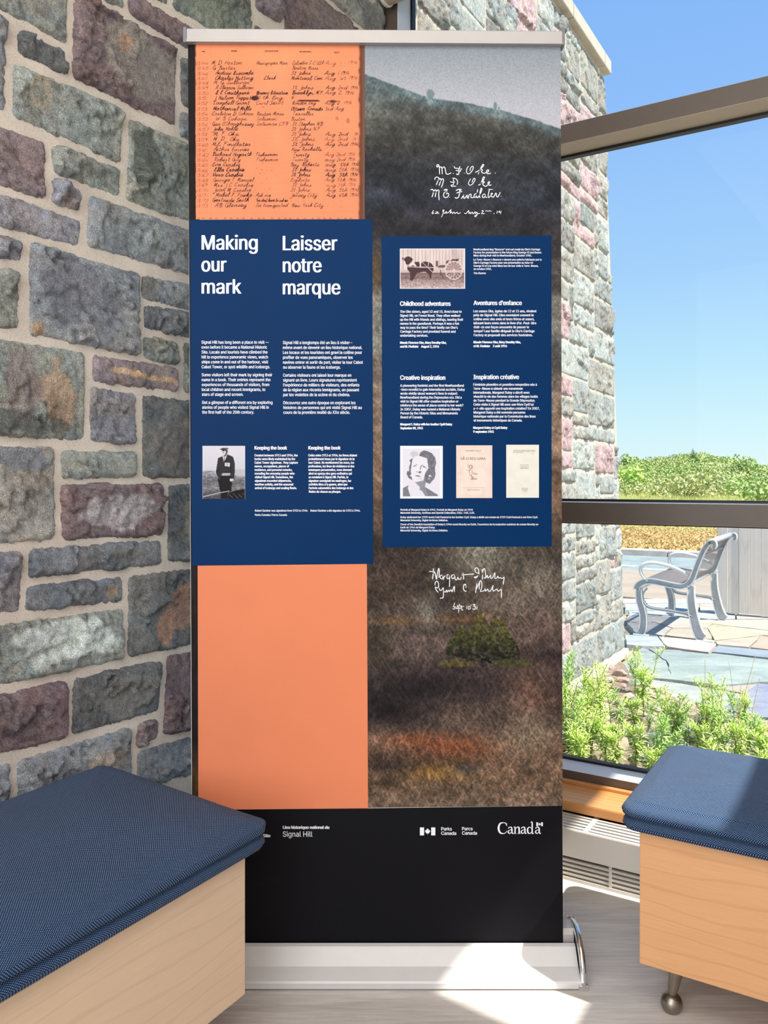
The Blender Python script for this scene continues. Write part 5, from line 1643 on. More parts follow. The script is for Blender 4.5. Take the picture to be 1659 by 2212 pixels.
def photo_woman(X, Y):
    ox, oy, sc = 855, 955, 15.08
    x = (X - ox) * sc; y = (Y - oy) * sc
    img = np.ones(X.shape + (3,)) * np.array((216, 214, 224.0))
    A = lambda pts, c, im: mixp(im, poly(x, y, pts), c)
    HR, SH = (112, 112, 122), (136, 135, 146)
    n = fbm(x / 45.0, y / 45.0, 7, 4)
    hair = poly(x, y, [(800, 330), (920, 270), (1040, 300), (1180, 370), (1280, 500), (1315, 680), (1270, 850), (1290, 1050), (1260, 1180), (1190, 1260), (1100, 1365), (1000, 1320), (900, 1260), (960, 1000), (1060, 860), (1030, 600), (1010, 520), (860, 490), (760, 440)])
    img = img * (1 - hair[..., None]) + hair[..., None] * np.array(HR) * (.72 + .55 * n)[..., None]
    hl = poly(x, y, [(560, 520), (440, 590), (480, 680), (440, 780), (430, 940), (370, 950), (355, 1050), (420, 1170), (540, 1250), (500, 1080), (490, 900), (530, 620)])
    img = img * (1 - hl[..., None]) + hl[..., None] * np.array((108, 107, 118)) * (.8 + .4 * n)[..., None]
    m = blob(x, y, 600, 400, 130, 110, .6, 2.2, 4) * .55
    img = mixp(img, m, (170, 168, 178))
    img = A([(540, 620), (600, 480), (740, 440), (980, 520), (1025, 650), (1060, 860), (960, 1000), (900, 1230), (740, 1310), (640, 1310), (540, 1240), (505, 1050), (495, 880)], (219, 217, 226), img)
    img = A([(620, 1300), (740, 1310), (900, 1250), (980, 1320), (950, 1460), (1140, 1590), (1370, 1720), (1370, 1760), (960, 1760), (860, 1600), (760, 1540), (800, 1490)], SH, img)
    img = A([(640, 1310), (900, 1250), (960, 1330), (950, 1460), (800, 1480)], (140, 139, 150), img)
    img = A([(225, 1500), (420, 1405), (390, 1500), (480, 1770), (225, 1770)], (120, 120, 132), img)
    img = A([(950, 1460), (1370, 1720), (1370, 1760), (1050, 1760), (1000, 1600)], (118, 118, 130), img)
    D = (92, 92, 102)
    img = A([(560, 790), (610, 750), (650, 760), (610, 800)], D, img); img = A([(635, 720), (665, 712), (705, 765), (660, 750)], (120, 120, 130), img)
    img = A([(780, 900), (800, 790), (860, 740), (920, 745), (850, 780), (815, 850), (805, 920)], (120, 119, 130), img)
    img = A([(880, 790), (930, 785), (960, 810), (1010, 860), (985, 870), (940, 820), (900, 825)], D, img)
    img = A([(730, 990), (780, 940), (830, 960), (820, 1005), (760, 1012)], (104, 103, 114), img); img = mixp(img, blob(x, y, 685, 975, 18, 16, .5), (120, 119, 130))
    img = A([(615, 1095), (700, 1075), (740, 1085), (850, 1125), (740, 1128)], (104, 102, 112), img)
    img = mixp(img, .25 * blob(x, y, 800, 1190, 90, 40), (160, 158, 168))
    img = mixp(img, blob(x, y, 485, 1090, 26, 26, .4), (232, 230, 236)); img = mixp(img, blob(x, y, 1112, 1105, 42, 36, .4), (205, 203, 212)); img = mixp(img, blob(x, y, 1080, 1190, 18, 18, .4), (222, 220, 228))
    img = mixp(img, .6 * seg(x, y, 1240, 690, 1200, 800, 14, 8, 12), (180, 178, 188))
    b = np.minimum.reduce([x - 220, 1440 - x, y - 205, 1768 - y])
    img = mixp(img, 1 - sst((b + 6) / 10), (240, 238, 246))
    return img


def photo_cover(X, Y):
    n = fbm(X / 12.0, Y / 14.0, 9, 4)
    img = np.array((231, 212, 200.0)) * (.94 + .1 * n)[..., None]
    e = np.minimum.reduce([X - 985.3, 1063.3 - X, Y - 962, 1075.6 - Y])
    return mixp(img, .5 * (1 - sst(e / 12)), (224, 194, 186))


def photo_page(X, Y):
    n = fbm(X / 16.0, Y / 14.0, 10, 3)
    return np.array((226, 222, 212.0)) * (.97 + .05 * n)[..., None]


PD = 0.0009
tag(grid_print('photograph', 437.6, 963.2, 529.6, 1077.8, 0.9, PD, photo_man, navy_l, M['print_flat']), 'black-and-white photograph of a man in a flat cap and medals')
tag(grid_print('photograph', 863.8, 537.2, 1004.6, 623.8, 0.9, PD, photo_dog, navy_r, M['print_flat']), 'sepia photograph of a large dog harnessed to a two-wheeled cart')
tag(grid_print('photograph', 864.4, 963.2, 956.4, 1076.8, 0.9, PD, photo_woman, navy_r, M['print_flat']), 'black-and-white portrait of a woman with curled hair and earrings')
cov = tag(grid_print('book_cover', 985.4, 962.0, 1063.3, 1075.8, 2.0, PD, photo_cover, navy_r, M['print_flat']), 'pink paper book cover with a small drawn child')
pag = tag(grid_print('book_page', 1093.4, 960.8, 1164, 1075.2, 2.0, PD, photo_page, navy_r, M['print_flat']), 'cream dedication page of a book')
text_block('cover_title', [('MARGARET DULEY', 1005, 975.2, 1039.6, 2.9, 0, 1), ('SÅ STRED SARA', 995, 993.3, 1048.8, 5.2, .2, 1), ('SØHLMANS', 1009, 1059.2, 1036, 2.2, 0, 1)], cov, M['brownink'], .0012)
FIG = [(.35, [300, 400, 295, 440, 315, 470, 340, 490]), (1.2, [296, 400, 297, 401]), (.35, [265, 497, 300, 510, 345, 495]), (.8, [262, 496, 263, 497]), (.7, [325, 460, 320, 430, 345, 415, 372, 430, 372, 460, 350, 470]), (.35, [330, 470, 355, 465, 350, 440]),
       (.45, [330, 490, 320, 530, 335, 580, 350, 605]), (.45, [360, 490, 375, 530, 400, 550, 465, 572]), (.45, [355, 545, 400, 575, 465, 575]), (.45, [370, 570, 360, 600, 400, 640]), (.4, [345, 600, 370, 630, 395, 645]),
       (.5, [345, 668, 370, 640, 380, 668, 400, 640, 415, 668, 440, 645, 460, 668]), (.35, [345, 668, 462, 668]), (.6, [440, 605, 441, 606]), (.6, [474, 622, 475, 623]), (.5, [410, 600, 411, 601]), (.25, [200, 818, 590, 816])]
V, Fc = ribbon(zs(FIG, 8.295, 975, 955), 0.0012)
mk('cover_drawing', V, Fc, M['brownink'], cov)
text_block('page_text', [('The decision to the book no earthly thoughts', 1108.5, 973.4, 1156, 1.8, 0, 1), ('and here a collected with my single to gardener', 1108.5, 975.9, 1156, 1.8, 0, 1), ('gave to Newfoundland', 1108.5, 978.4, 1129.5, 1.8, 0, 1), ('M. D.', 1148, 980.6, 1153.6, 1.8, 0, 1),
                         ('DEDICATION', 1123.5, 1005.2, 1142, 1.8, 0, 1), ('TO MY BROTHER', 1123.5, 1009, 1142, 2, 0, 1), ('CYRIL DULEY', 1123.5, 1012.5, 1142, 2.2, .2, 1), ('PRINTED IN', 1127, 1055.4, 1139.5, 1.6, 0, 1), ('GREAT BRITAIN', 1127, 1057.8, 1139.5, 1.6, 0, 1), ('AT THE PRESS', 1127, 1060.2, 1139.5, 1.6, 0, 1), ('1939', 1131, 1062.8, 1136, 1.6, 0, 1)],
           pag, M['greyink'], .0012)

# --- top rail
bm = bmesh.new()
zA, zB = B(0, 97.5)[2], B(0, 69)[2]


def railq(x, yt, yb): return x, yt, yb


box8(bm, [B(405, 96.5, .012), B(1213, 101.5, .012), B(1213, 101.5, -.012), B(405, 96.5, -.012), B(405, 67.5, .012), B(1213, 73, .012), B(1213, 73, -.012), B(405, 67.5, -.012)], 0.0015, 2)
bmesh.ops.recalc_face_normals(bm, faces=bm.faces)
rail = bmk('top_rail', bm, M['alu'], ban)
bm = bmesh.new()
box8(bm, [B(405, 96.5, .0135), B(1213, 101.5, .0135), B(1213, 101.5, .011), B(405, 96.5, .011), B(405, 91.5, .0135), B(1213, 97, .0135), B(1213, 97, .011), B(405, 91.5, .011)], 0.0004, 1)
bmesh.ops.recalc_face_normals(bm, faces=bm.faces)
bmk('rail_lip', bm, M['alu'], rail)
for (xa, xb, y0, y1) in ((398.5, 405.2, 65, 98), (1212.8, 1217.5, 70, 104)):
    bm = bmesh.new()
    box8(bm, [B(xa, y1, .014), B(xb, y1, .014), B(xb, y1, -.014), B(xa, y1, -.014), B(xa, y0, .014), B(xb, y0, .014), B(xb, y0, -.014), B(xa, y0, -.014)], 0.0012, 2)
    bmesh.ops.recalc_face_normals(bm, faces=bm.faces)
    bmk('end_cap', bm, M['greycap'], rail)

# --- base cassette: a low wedge with curved back, chrome end arcs
base = empty('base_cassette', (0, BY - .08, 0), parent=ban)
X0, X1 = -0.455, 0.437


def prof_extrude(name, prof, x0, x1, mat, parent, closed=True, smooth=False, bevel=0):
    """prof: list of (y, z)"""
    n = len(prof)
    V = [(x0, y, z) for y, z in prof] + [(x1, y, z) for y, z in prof]
    Fc = [(i, (i + 1) % n, n + (i + 1) % n, n + i) for i in range(n if closed else n - 1)]
    if closed:
        Fc += [tuple(range(n - 1, -1, -1)), tuple(range(n, 2 * n))]
    o = mk(name, V, Fc, mat, parent, smooth=smooth)
    bm = bmesh.new(); bm.from_mesh(o.data)
    bmesh.ops.recalc_face_normals(bm, faces=bm.faces)
    bm.to_mesh(o.data); bm.free()
    return o


YF = 1.782
front = [(YF, 0.004), (YF, 0.016), (YF + .003, 0.0195), (YF + .030, .036), (BY - .012, .0655), (BY - .004, .0688), (BY - .004, .058), (YF + .02, .004)]
prof_extrude('front_cover', front, X0, X1, M['alu_white'], base)
back = [(BY + .003, .004), (BY + .003, .084), (BY + .012, .094), (BY + .040, .099), (BY + .075, .088), (BY + .094, .060), (BY + .10, .004)]
prof_extrude('rear_cover', back, X0, X1, M['alu'], base)
prof_extrude('cassette_floor', [(YF + .012, 0.0), (YF + .012, .006), (BY + .095, .006), (BY + .095, 0.0)], X0 + .01, X1 - .01, M['gasket'], base)
# chrome end arcs
for (xa, xb) in ((X0 - .010, X0 + .001), (X1 - .001, X1 + .010)):
    outer = []
    for t in np.linspace(0, 1, 26):
        a = math.pi * t
        y = BY + .018 - .092 * math.cos(a) * (1.0 if t < .5 else 1.0)
        z = 0.103 * math.sin(a) ** .8 + .003
        outer.append((y, z))
    inner = [(BY + .018 + (y - BY - .018) * .90, max(.003, z - .010)) for y, z in outer]
    n = len(outer)
    V, Fc = [], []
    for x in (xa, xb):
        V += [(x, y, z) for y, z in outer] + [(x, y, z) for y, z in inner]
    for i in range(n - 1):
        Fc += [(i, i + 1, 2 * n + i + 1, 2 * n + i), (n + i, 3 * n + i, 3 * n + i + 1, n + i + 1), (i, n + i, n + i + 1, i + 1), (2 * n + i, 2 * n + i + 1, 3 * n + i + 1, 3 * n + i)]
    Fc += [(0, 2 * n, 3 * n, n), (n - 1, 2 * n - 1, 4 * n - 1, 3 * n - 1)]
    o = mk('chrome_arc', V, Fc, M['chrome'], base)
    bm = bmesh.new(); bm.from_mesh(o.data); bmesh.ops.recalc_face_normals(bm, faces=bm.faces); bm.to_mesh(o.data); bm.free()
    for pl in o.data.polygons: pl.use_smooth = abs(pl.normal.x) < .5
    # grey plate closing the end
    V = [((xa + xb) / 2, y, z) for y, z in inner]
    V2 = [((xa + xb) / 2 + .003, y, z) for y, z in inner]
    Fc = [tuple(range(n)), tuple(range(2 * n - 1, n - 1, -1))] + [(i, n + i, n + i + 1, i + 1) for i in range(n - 1)] + [(n - 1, 2 * n - 1, n, 0)]
    mk('end_plate', V + V2, Fc, M['greycap'], base)
    pl_ = bmesh.new()
    box8(pl_, [(xa - .006, YF - .004, 0), (xb + .004, YF - .004, 0), (xb + .004, YF + .014, 0), (xa - .006, YF + .014, 0), (xa - .006, YF - .004, .013), (xb + .004, YF - .004, .013), (xb + .004, YF + .014, .016), (xa - .006, YF + .014, .016)], .001, 1)
    bmesh.ops.recalc_face_normals(pl_, faces=pl_.faces)
    bmk('foot_clip', pl_, M['chrome'], base)
# support pole behind
V, Fc = tube([(0.0, BY + .045, .09), (0.0, BY + .030, 1.1), (0.0, BY + .016, 2.115)], .008, 12)
mk('support_pole', V, Fc, M['alu'], ban, smooth=True)

# ================================================================== outdoors
GZ0 = -0.10
M['flag'] = None


def mat_flag():
    m, nt, b = newmat('flagstone_slate')
    at = nt.nodes.new('ShaderNodeAttribute'); at.attribute_name = 'Col'
    co = coords(nt, (1, 2.2, 1), (0, 0, .5))
    n1 = noise(nt, co, 3.0, 6, 0.65, 0.8); n2 = noise(nt, co, 45, 4, 0.7)
    c = mixc(nt, 'MULTIPLY', 1.0, at.outputs['Color'], ramp(nt, n1, [(0.3, (0.74, 0.76, 0.78)), (0.7, (1.22, 1.2, 1.16))]))
    c = mixc(nt, 'MULTIPLY', 1.0, c, ramp(nt, n2, [(0.3, (0.86, 0.86, 0.86)), (0.7, (1.12, 1.12, 1.12))]))
    nt.links.new(c, b.inputs['Base Color'])
    b.inputs['Roughness'].default_value = 0.8
    b.inputs['Specular IOR Level'].default_value = 0.25
    bump(nt, b, mixc(nt, 'ADD', 1.0, n1, n2), 0.5, 0.01)
    return m


M['flag'] = mat_flag()
M['sand'] = mat_two('jointing_sand', (150, 138, 116), (188, 176, 152), 6, fine=160)
M['concrete'] = mat_two('buff_concrete_path', (160, 146, 128), (174, 160, 142), 2.0, fine=90)
M['asphalt'] = mat_two('pale_asphalt', (128, 140, 138), (152, 162, 160), 3.0, fine=120)
M['kerb'] = mat_two('kerb_concrete', (206, 188, 172), (224, 210, 196), 5.0, fine=90)
M['lawn'] = mat_two('dry_lawn', (156, 124, 80), (132, 134, 70), 3.2, fine=5, lo=.44, hi=.56, sc3=(.8, 1.2, 1))
M['meadow'] = mat_two('meadow_grass', (140, 150, 78), (166, 158, 98), 0.8, fine=7)
M['gravel'] = mat_two('gravel_bed', (150, 132, 116), (196, 176, 156), 30, fine=220, bstr=.8, bdist=.02)
M['leaf'] = simple('bright_green_leaf', (196, 224, 116), 0.55, 0, 0.25, 18, spec=.3)
M['leaf2'] = simple('deep_green_leaf', (160, 200, 108), 0.55, 0, 0.25, 18, spec=.3)
M['stem'] = simple('green_stem', (130, 140, 70), 0.7, 0, 0.15, 30)
M['dry'] = simple('dry_stalk', (186, 164, 126), 0.8, 0, 0.15, 30)
M['grass'] = simple('grass_blade', (196, 198, 118), 0.7, 0, 0.3, 2)
M['drygrass'] = simple('dry_grass_blade', (206, 172, 116), 0.8, 0, 0.3, 3)
M['scrub'] = simple('scrub_leaf', (158, 180, 100), 0.7, 0, 0.35, .5)
M['scrub2'] = simple('pale_scrub_leaf', (196, 198, 132), 0.7, 0, 0.3, .6)
M['spruce'] = simple('spruce_needles', (110, 142, 104), 0.8, 0, 0.3, 2)
M['bark'] = simple('grey_bark', (110, 96, 84), 0.9, 0, 0.2, 8)
M['paintline'] = simple('white_road_paint', (236, 234, 226), 0.7, 0, 0.06, 5)
M['benchmetal'] = simple('worn_silver_cast_metal', (172, 178, 184), 0.5, 0.1, 0.14, 14)
M['benchedge'] = simple('pale_cast_edge', (226, 228, 228), 0.5, 0.05, 0.05, 20)
M['benchslat'] = simple('grey_steel_strap', (150, 138, 132), 0.55, 0.1, 0.08, 20)
M['cable'] = simple('power_cable', (90, 96, 104), 0.7)


def sheet(name, pts, z, mat, parent=None, kind='structure', label=None, thick=0.04):
    """flat polygon in plan with some depth; pts are (x, y)"""
    n = len(pts)
    a = sum(pts[i][0] * pts[(i + 1) % n][1] - pts[(i + 1) % n][0] * pts[i][1] for i in range(n))
    if a < 0: pts = pts[::-1]
    V = [(x, y, z) for x, y in pts] + [(x, y, z - thick) for x, y in pts]
    Fc = [tuple(range(n)), tuple(range(2 * n - 1, n - 1, -1))] + [(i, n + i, n + (i + 1) % n, (i + 1) % n) for i in range(n)]
    o = mk(name, V, Fc, mat, parent)
    if parent is None:
        tag(o, label, kind=kind)
    return o


def PQ(p, q):
    a = P(p, q, 0); return (a[0], a[1])


sheet('ground_patio', [PQ(-8, -0.14), PQ(16, -0.14), PQ(16, -6.3), PQ(-8, -6.3)], GZ0 - 0.03, M['sand'], label='sandy patio ground that the flagstones are set in')
sheet('footpath', [PQ(-30, -6.3), PQ(40, -6.3), PQ(40, -9.05), PQ(-30, -9.05)], GZ0 - 0.012, M['concrete'], label='buff concrete footpath beyond the patio')
sheet('road', [PQ(-60, -9.05), PQ(80, -9.05), PQ(80, -11.55), PQ(-60, -11.55)], GZ0 - 0.03, M['asphalt'], label='pale asphalt road')
kb = empty('kerb', P(0, -11.6, GZ0), 'concrete kerb along the far side of the road', kind='structure')
for k in range(-6, 16):
    pqb('kerb_stone', k * 1.5, k * 1.5 + 1.485, -11.85, -11.55, GZ0 - .1, GZ0 + .07, M['kerb'], kb, .01)
rmk = empty('road_marking', P(1.5, -9.3, GZ0 - .029), 'broken white painted lines at the near road edge', kind='structure')
rnd = random.Random(8)
for k in range(22):
    p0 = -4 + k * .62 + rnd.uniform(0, .2)
    q0 = -9.35 - (k % 2) * .33
    pqb('painted_dash', p0, p0 + rnd.uniform(.3, .6), q0 - .17, q0, GZ0 - .0295, GZ0 - .026, M['paintline'], rmk)


def terrain(name, y0, y1, x0, x1, nx, ny, fz, mat, label):
    xs = np.linspace(x0, x1, nx); ys = np.linspace(y0, y1, ny)
    X, Y = np.meshgrid(xs, ys)
    # the band runs along the window-wall direction
    GX = CORNER[0] + X * WD[0] + Y * ND[0]; GY = CORNER[1] + X * WD[1] + Y * ND[1]
    Z_ = fz(X, Y)
    idx = np.arange(X.size).reshape(X.shape)
    Fc = np.stack([idx[:-1, :-1], idx[:-1, 1:], idx[1:, 1:], idx[1:, :-1]], -1).reshape(-1, 4)
    o = mk(name, np.stack([GX, GY, Z_], -1).reshape(-1, 3), Fc, mat, smooth=True)
    return tag(o, label, kind='structure')


def hz(X, Y):
    """height of the land beyond the road, X along, Y out from the window wall"""
    Yc = Y - 11.8
    z = GZ0 + 0.05 + 0.010 * np.maximum(0, Yc) + 0.1 * (fbm(X / 6.0, Y / 6.0, 50, 3) - .5) * sst(Yc / 8)
    wx = CORNER[0] + X * WD[0] + Y * ND[0]; wy = CORNER[1] + X * WD[1] + Y * ND[1]
    px = 829.5 + 1740 * wx / np.maximum(wy, 1)
    peak = np.interp(px, [600, 1000, 1250, 1360, 1440, 1500, 1560, 1640, 1760, 2000, 2600], [20, 20, 20, 24, 34, 42, 34, 16, 10, 12, 18])
    rise = sst((Y - 34) / 34.0)
    return z * (1 - rise) + (EYE + (peak * 70 / 1740.0)) * rise + 0.35 * (fbm(X / 7.0, Y / 7.0, 52, 3) - .5) * rise


terrain('lawn_verge', 11.8, 24, -40, 70, 120, 14, hz, M['lawn'], 'dry yellow lawn beyond the road')
terrain('meadow', 24, 38, -60, 90, 100, 14, hz, M['meadow'], 'rough green meadow below the hill')
terrain('hill', 38, 140, -160, 200, 160, 60, hz, M['meadow'], 'low scrub-covered hill on the skyline')

rsn = np.random.RandomState(77)


def land_pt(px, Y):
    """plan point seen at column px on distance band Y out from the window wall"""
    k = (px - 829.5) / 1740.0
    # wx = k wy ; wx = C0 + X W0 + Y N0
    X = (k * (CORNER[1] + Y * ND[1]) - CORNER[0] - Y * ND[0]) / (WD[0] - k * WD[1])
    return X


def leaf_cloud(centres, radii, nper, size, rs_, flat=.8):
    n = len(centres)
    C = np.repeat(centres, nper, 0); R = np.repeat(radii, nper, 0)
    d = rs_.normal(size=(n * nper, 3)); d /= np.linalg.norm(d, axis=1)[:, None]
    r = rs_.uniform(.55, 1.0, (n * nper, 1)) ** .5
    pos = C + d * r * R
    a = rs_.normal(size=pos.shape); a /= np.linalg.norm(a, axis=1)[:, None]
    b = np.cross(a, d + .3 * rs_.normal(size=pos.shape)); b /= np.linalg.norm(b, axis=1)[:, None] + 1e-9
    s = size * rs_.uniform(.6, 1.4, (n * nper, 1))
    V = np.stack([pos - a * s, pos + b * s * .6, pos + a * s, pos - b * s * .6], 1).reshape(-1, 3)
    return V, np.arange(len(V)).reshape(-1, 4)


def scrub(name, n, pxr, yr, rr, hr, nper, size, mat, label, seed):
    r_ = np.random.RandomState(seed)
    px = r_.uniform(*pxr, n); Y = r_.uniform(*yr, n)
    X = land_pt(px, Y)
    z = hz(X, Y)
    R = r_.uniform(*rr, n); H_ = r_.uniform(*hr, n)
    C = np.stack([CORNER[0] + X * WD[0] + Y * ND[0], CORNER[1] + X * WD[1] + Y * ND[1], z + H_ * .45], 1)
    V, Fc = leaf_cloud(C, np.stack([R, R, H_ * .6], 1), nper, size, r_)
    o = mk(name, V, Fc, mat)
    return tag(o, label, name.split('_')[-1], kind='stuff')


sa = scrub('hillside_scrub', 900, (1230, 1900), (40, 72), (.35, 1.0), (.3, .9), 130, .07, M['scrub'], 'dense green scrub covering the hillside beyond the road', 1)
sb = scrub('pale_scrub', 620, (1230, 1900), (38, 70), (.3, .8), (.3, .8), 110, .065, M['scrub2'], 'x', 2)
nA = len(sa.data.vertices); va = np.zeros(nA * 3); sa.data.vertices.foreach_get('co', va)
nB = len(sb.data.vertices); vb = np.zeros(nB * 3); sb.data.vertices.foreach_get('co', vb)
allv = np.concatenate([va, vb]).reshape(-1, 3)
sa.data.clear_geometry(); sa.data.from_pydata(allv.tolist(), [], np.arange(len(allv)).reshape(-1, 4).tolist())
sa.data.materials.append(M['scrub2'])
mi = np.zeros(len(allv) // 4, dtype=np.int32); mi[nA // 4:] = 1
sa.data.polygons.foreach_set('material_index', mi)
bpy.data.objects.remove(sb)
# knee-high grass at the hill foot
r_ = np.random.RandomState(5)
n = 14000
px = r_.uniform(1240, 1800, n); Y = r_.uniform(19, 40, n)
X = land_pt(px, Y); z = hz(X, Y)
gx = CORNER[0] + X * WD[0] + Y * ND[0]; gy = CORNER[1] + X * WD[1] + Y * ND[1]
hgt = r_.uniform(.12, .42, n) * np.clip((Y - 17) / 8, .25, 1); lx = r_.normal(0, .07, n); wv = r_.uniform(.008, .02, n)
V = np.stack([np.stack([gx - wv, gy, z], 1), np.stack([gx + wv, gy, z], 1), np.stack([gx + lx, gy + lx * .5, z + hgt], 1)], 1).reshape(-1, 3)
tag(mk('meadow_grass', V, np.arange(len(V)).reshape(-1, 3), M['grass']), 'tall meadow grass between the lawn and the hill', 'grass', kind='stuff')

for nm, mt_, n, ya, yb, sd_, lb in (('short_grass', M['grass'], 9000, 17, 24, 6, 'short green grass at the top of the dry lawn'), ('dry_grass', M['drygrass'], 12000, 12.0, 21, 7, 'short dried yellow-brown grass on the lawn beyond the road')):
    r_ = np.random.RandomState(sd_)
    px = r_.uniform(1300, 1720, n); Y = r_.uniform(ya, yb, n)
    X = land_pt(px, Y); z = hz(X, Y)
    gx = CORNER[0] + X * WD[0] + Y * ND[0]; gy = CORNER[1] + X * WD[1] + Y * ND[1]
    hgt = r_.uniform(.02, .055, n); wv = r_.uniform(.01, .035, n); lx = r_.normal(0, .04, n)
    V = np.stack([np.stack([gx - wv, gy, z], 1), np.stack([gx + wv, gy, z], 1), np.stack([gx + lx, gy + lx * .5, z + hgt], 1)], 1).reshape(-1, 3)
    tag(mk(nm, V, np.arange(len(V)).reshape(-1, 3), mt_), lb, 'grass', kind='stuff')


def spruce(name, px, Y, h, label, seed, spread=.35):
    r_ = random.Random(seed)
    X = land_pt(px, Y); z0 = float(hz(np.array([X]), np.array([Y]))[0]) - .1
    bx, by = CORNER[0] + X * WD[0] + Y * ND[0], CORNER[1] + X * WD[1] + Y * ND[1]
    t = empty(name, (bx, by, z0), label, 'tree')
    V, Fc = tube([(bx, by, z0), (bx, by, z0 + h)], [.05, .012], 6)
    mk('trunk', V, Fc, M['bark'], t)
    Vs, Fs = [], []
    for k in range(16):
        f = k / 15; zz = z0 + h * (.15 + .83 * f); R = h * spread * (1 - f) ** .8 + .05
        for j in range(9):
            a = r_.uniform(0, 6.28); L_ = R * r_.uniform(.6, 1.1)
            ex, ey = bx + math.cos(a) * L_, by + math.sin(a) * L_
            nx_, ny_ = -math.sin(a), math.cos(a); w = .035 * h * (1 - f * .6)
            o = len(Vs)
            Vs += [(bx, by, zz + .03), ((bx + ex) / 2 + nx_ * w, (by + ey) / 2 + ny_ * w, zz - L_ * .06), (ex, ey, zz - L_ * .22), ((bx + ex) / 2 - nx_ * w, (by + ey) / 2 - ny_ * w, zz - L_ * .06), ((bx + ex) / 2, (by + ey) / 2, zz - L_ * .06 - w)]
            Fs += [(o, o + 1, o + 2), (o, o + 2, o + 3), (o, o + 4, o + 2)]
    c = mk('foliage', Vs, Fs, M['spruce'], t); c['kind'] = 'stuff'
    return t


spruce('spruce_tree', 1497, 58, 1.35, 'tallest spruce, with tiered branches, alone on the hilltop', 3, .5)
spruce('spruce_tree', 1421, 62, .8, 'small spire spruce on the skyline left of the hilltop', 4, .2)
spruce('spruce_tree', 1400, 64, 0.7, 'tiny spruce on the skyline nearest the stone wall', 6, .2)


def bush(name, px, Y, w, h, mat, label, seed, nleaf=500, size=.07, lift=0.0):
    r_ = np.random.RandomState(seed)
    X = land_pt(px, Y); z0 = float(hz(np.array([X]), np.array([Y]))[0])
    bx, by = CORNER[0] + X * WD[0] + Y * ND[0], CORNER[1] + X * WD[1] + Y * ND[1]
    t = empty(name, (bx, by, z0), label, 'shrub')
    cs = []
    st = []
    for k in range(7):
        c = (bx + r_.uniform(-.5, .5) * w, by + r_.uniform(-.4, .4) * w, z0 + h * r_.uniform(.35, .8))
        cs.append(c)
        st.append(tube([(bx, by, z0), ((bx + c[0]) / 2, (by + c[1]) / 2, z0 + (c[2] - z0) * .6), c], .015 * h, 5))
    V, Fc = merge(st); mk('stems', V, Fc, M['bark'], t)['kind'] = 'stuff'
    V, Fc = leaf_cloud(np.array(cs), np.full((7, 3), w * .32) * [1, 1, h / w * .6 + .3], nleaf // 7, size, r_)
    mk('foliage', V, Fc, mat, t)['kind'] = 'stuff'
    return t


bush('leafy_shrub', 1640, 33, 1.8, .95, M['scrub'], 'rounded dark shrub at the right foot of the hill', 11, 700, .09)
bush('leafy_shrub', 1478, 37, 2.4, 1.2, M['scrub2'], 'bright yellow-green shrub in the middle of the hill foot', 12, 700, .09)
bush('leafy_shrub', 1352, 44, 1.5, 1.4, M['leaf'], 'tall lime shrub rising beside the stone wall end', 13, 800, .10)
bush('leafy_shrub', 1612, 52, 1.3, 1.5, M['scrub'], 'straggly tall shrub on the skyline at right', 14, 360, .10)
bush('leafy_shrub', 1364, 62, 1.3, 1.2, M['scrub'], 'round-topped skyline shrub just right of the stone wall', 15, 500, .11)

# power lines far beyond the hill
for k, zz in enumerate((4.05, 4.45, 4.85)):
    pts = []
    for t in np.linspace(0, 1, 14):
        X = 40 + 70 * t; Y = 96.0
        pts.append((CORNER[0] + X * WD[0] + Y * ND[0], CORNER[1] + X * WD[1] + Y * ND[1], zz - 1.1 + 3 * (t - .5) ** 2 - .4))
    V, Fc = tube(pts, .03, 5)
    tag(mk('power_line', V, Fc, M['cable']), ['lowest of the three power lines beyond the hill', 'middle of the three power lines beyond the hill', 'topmost of the three power lines beyond the hill'][k], 'cable')

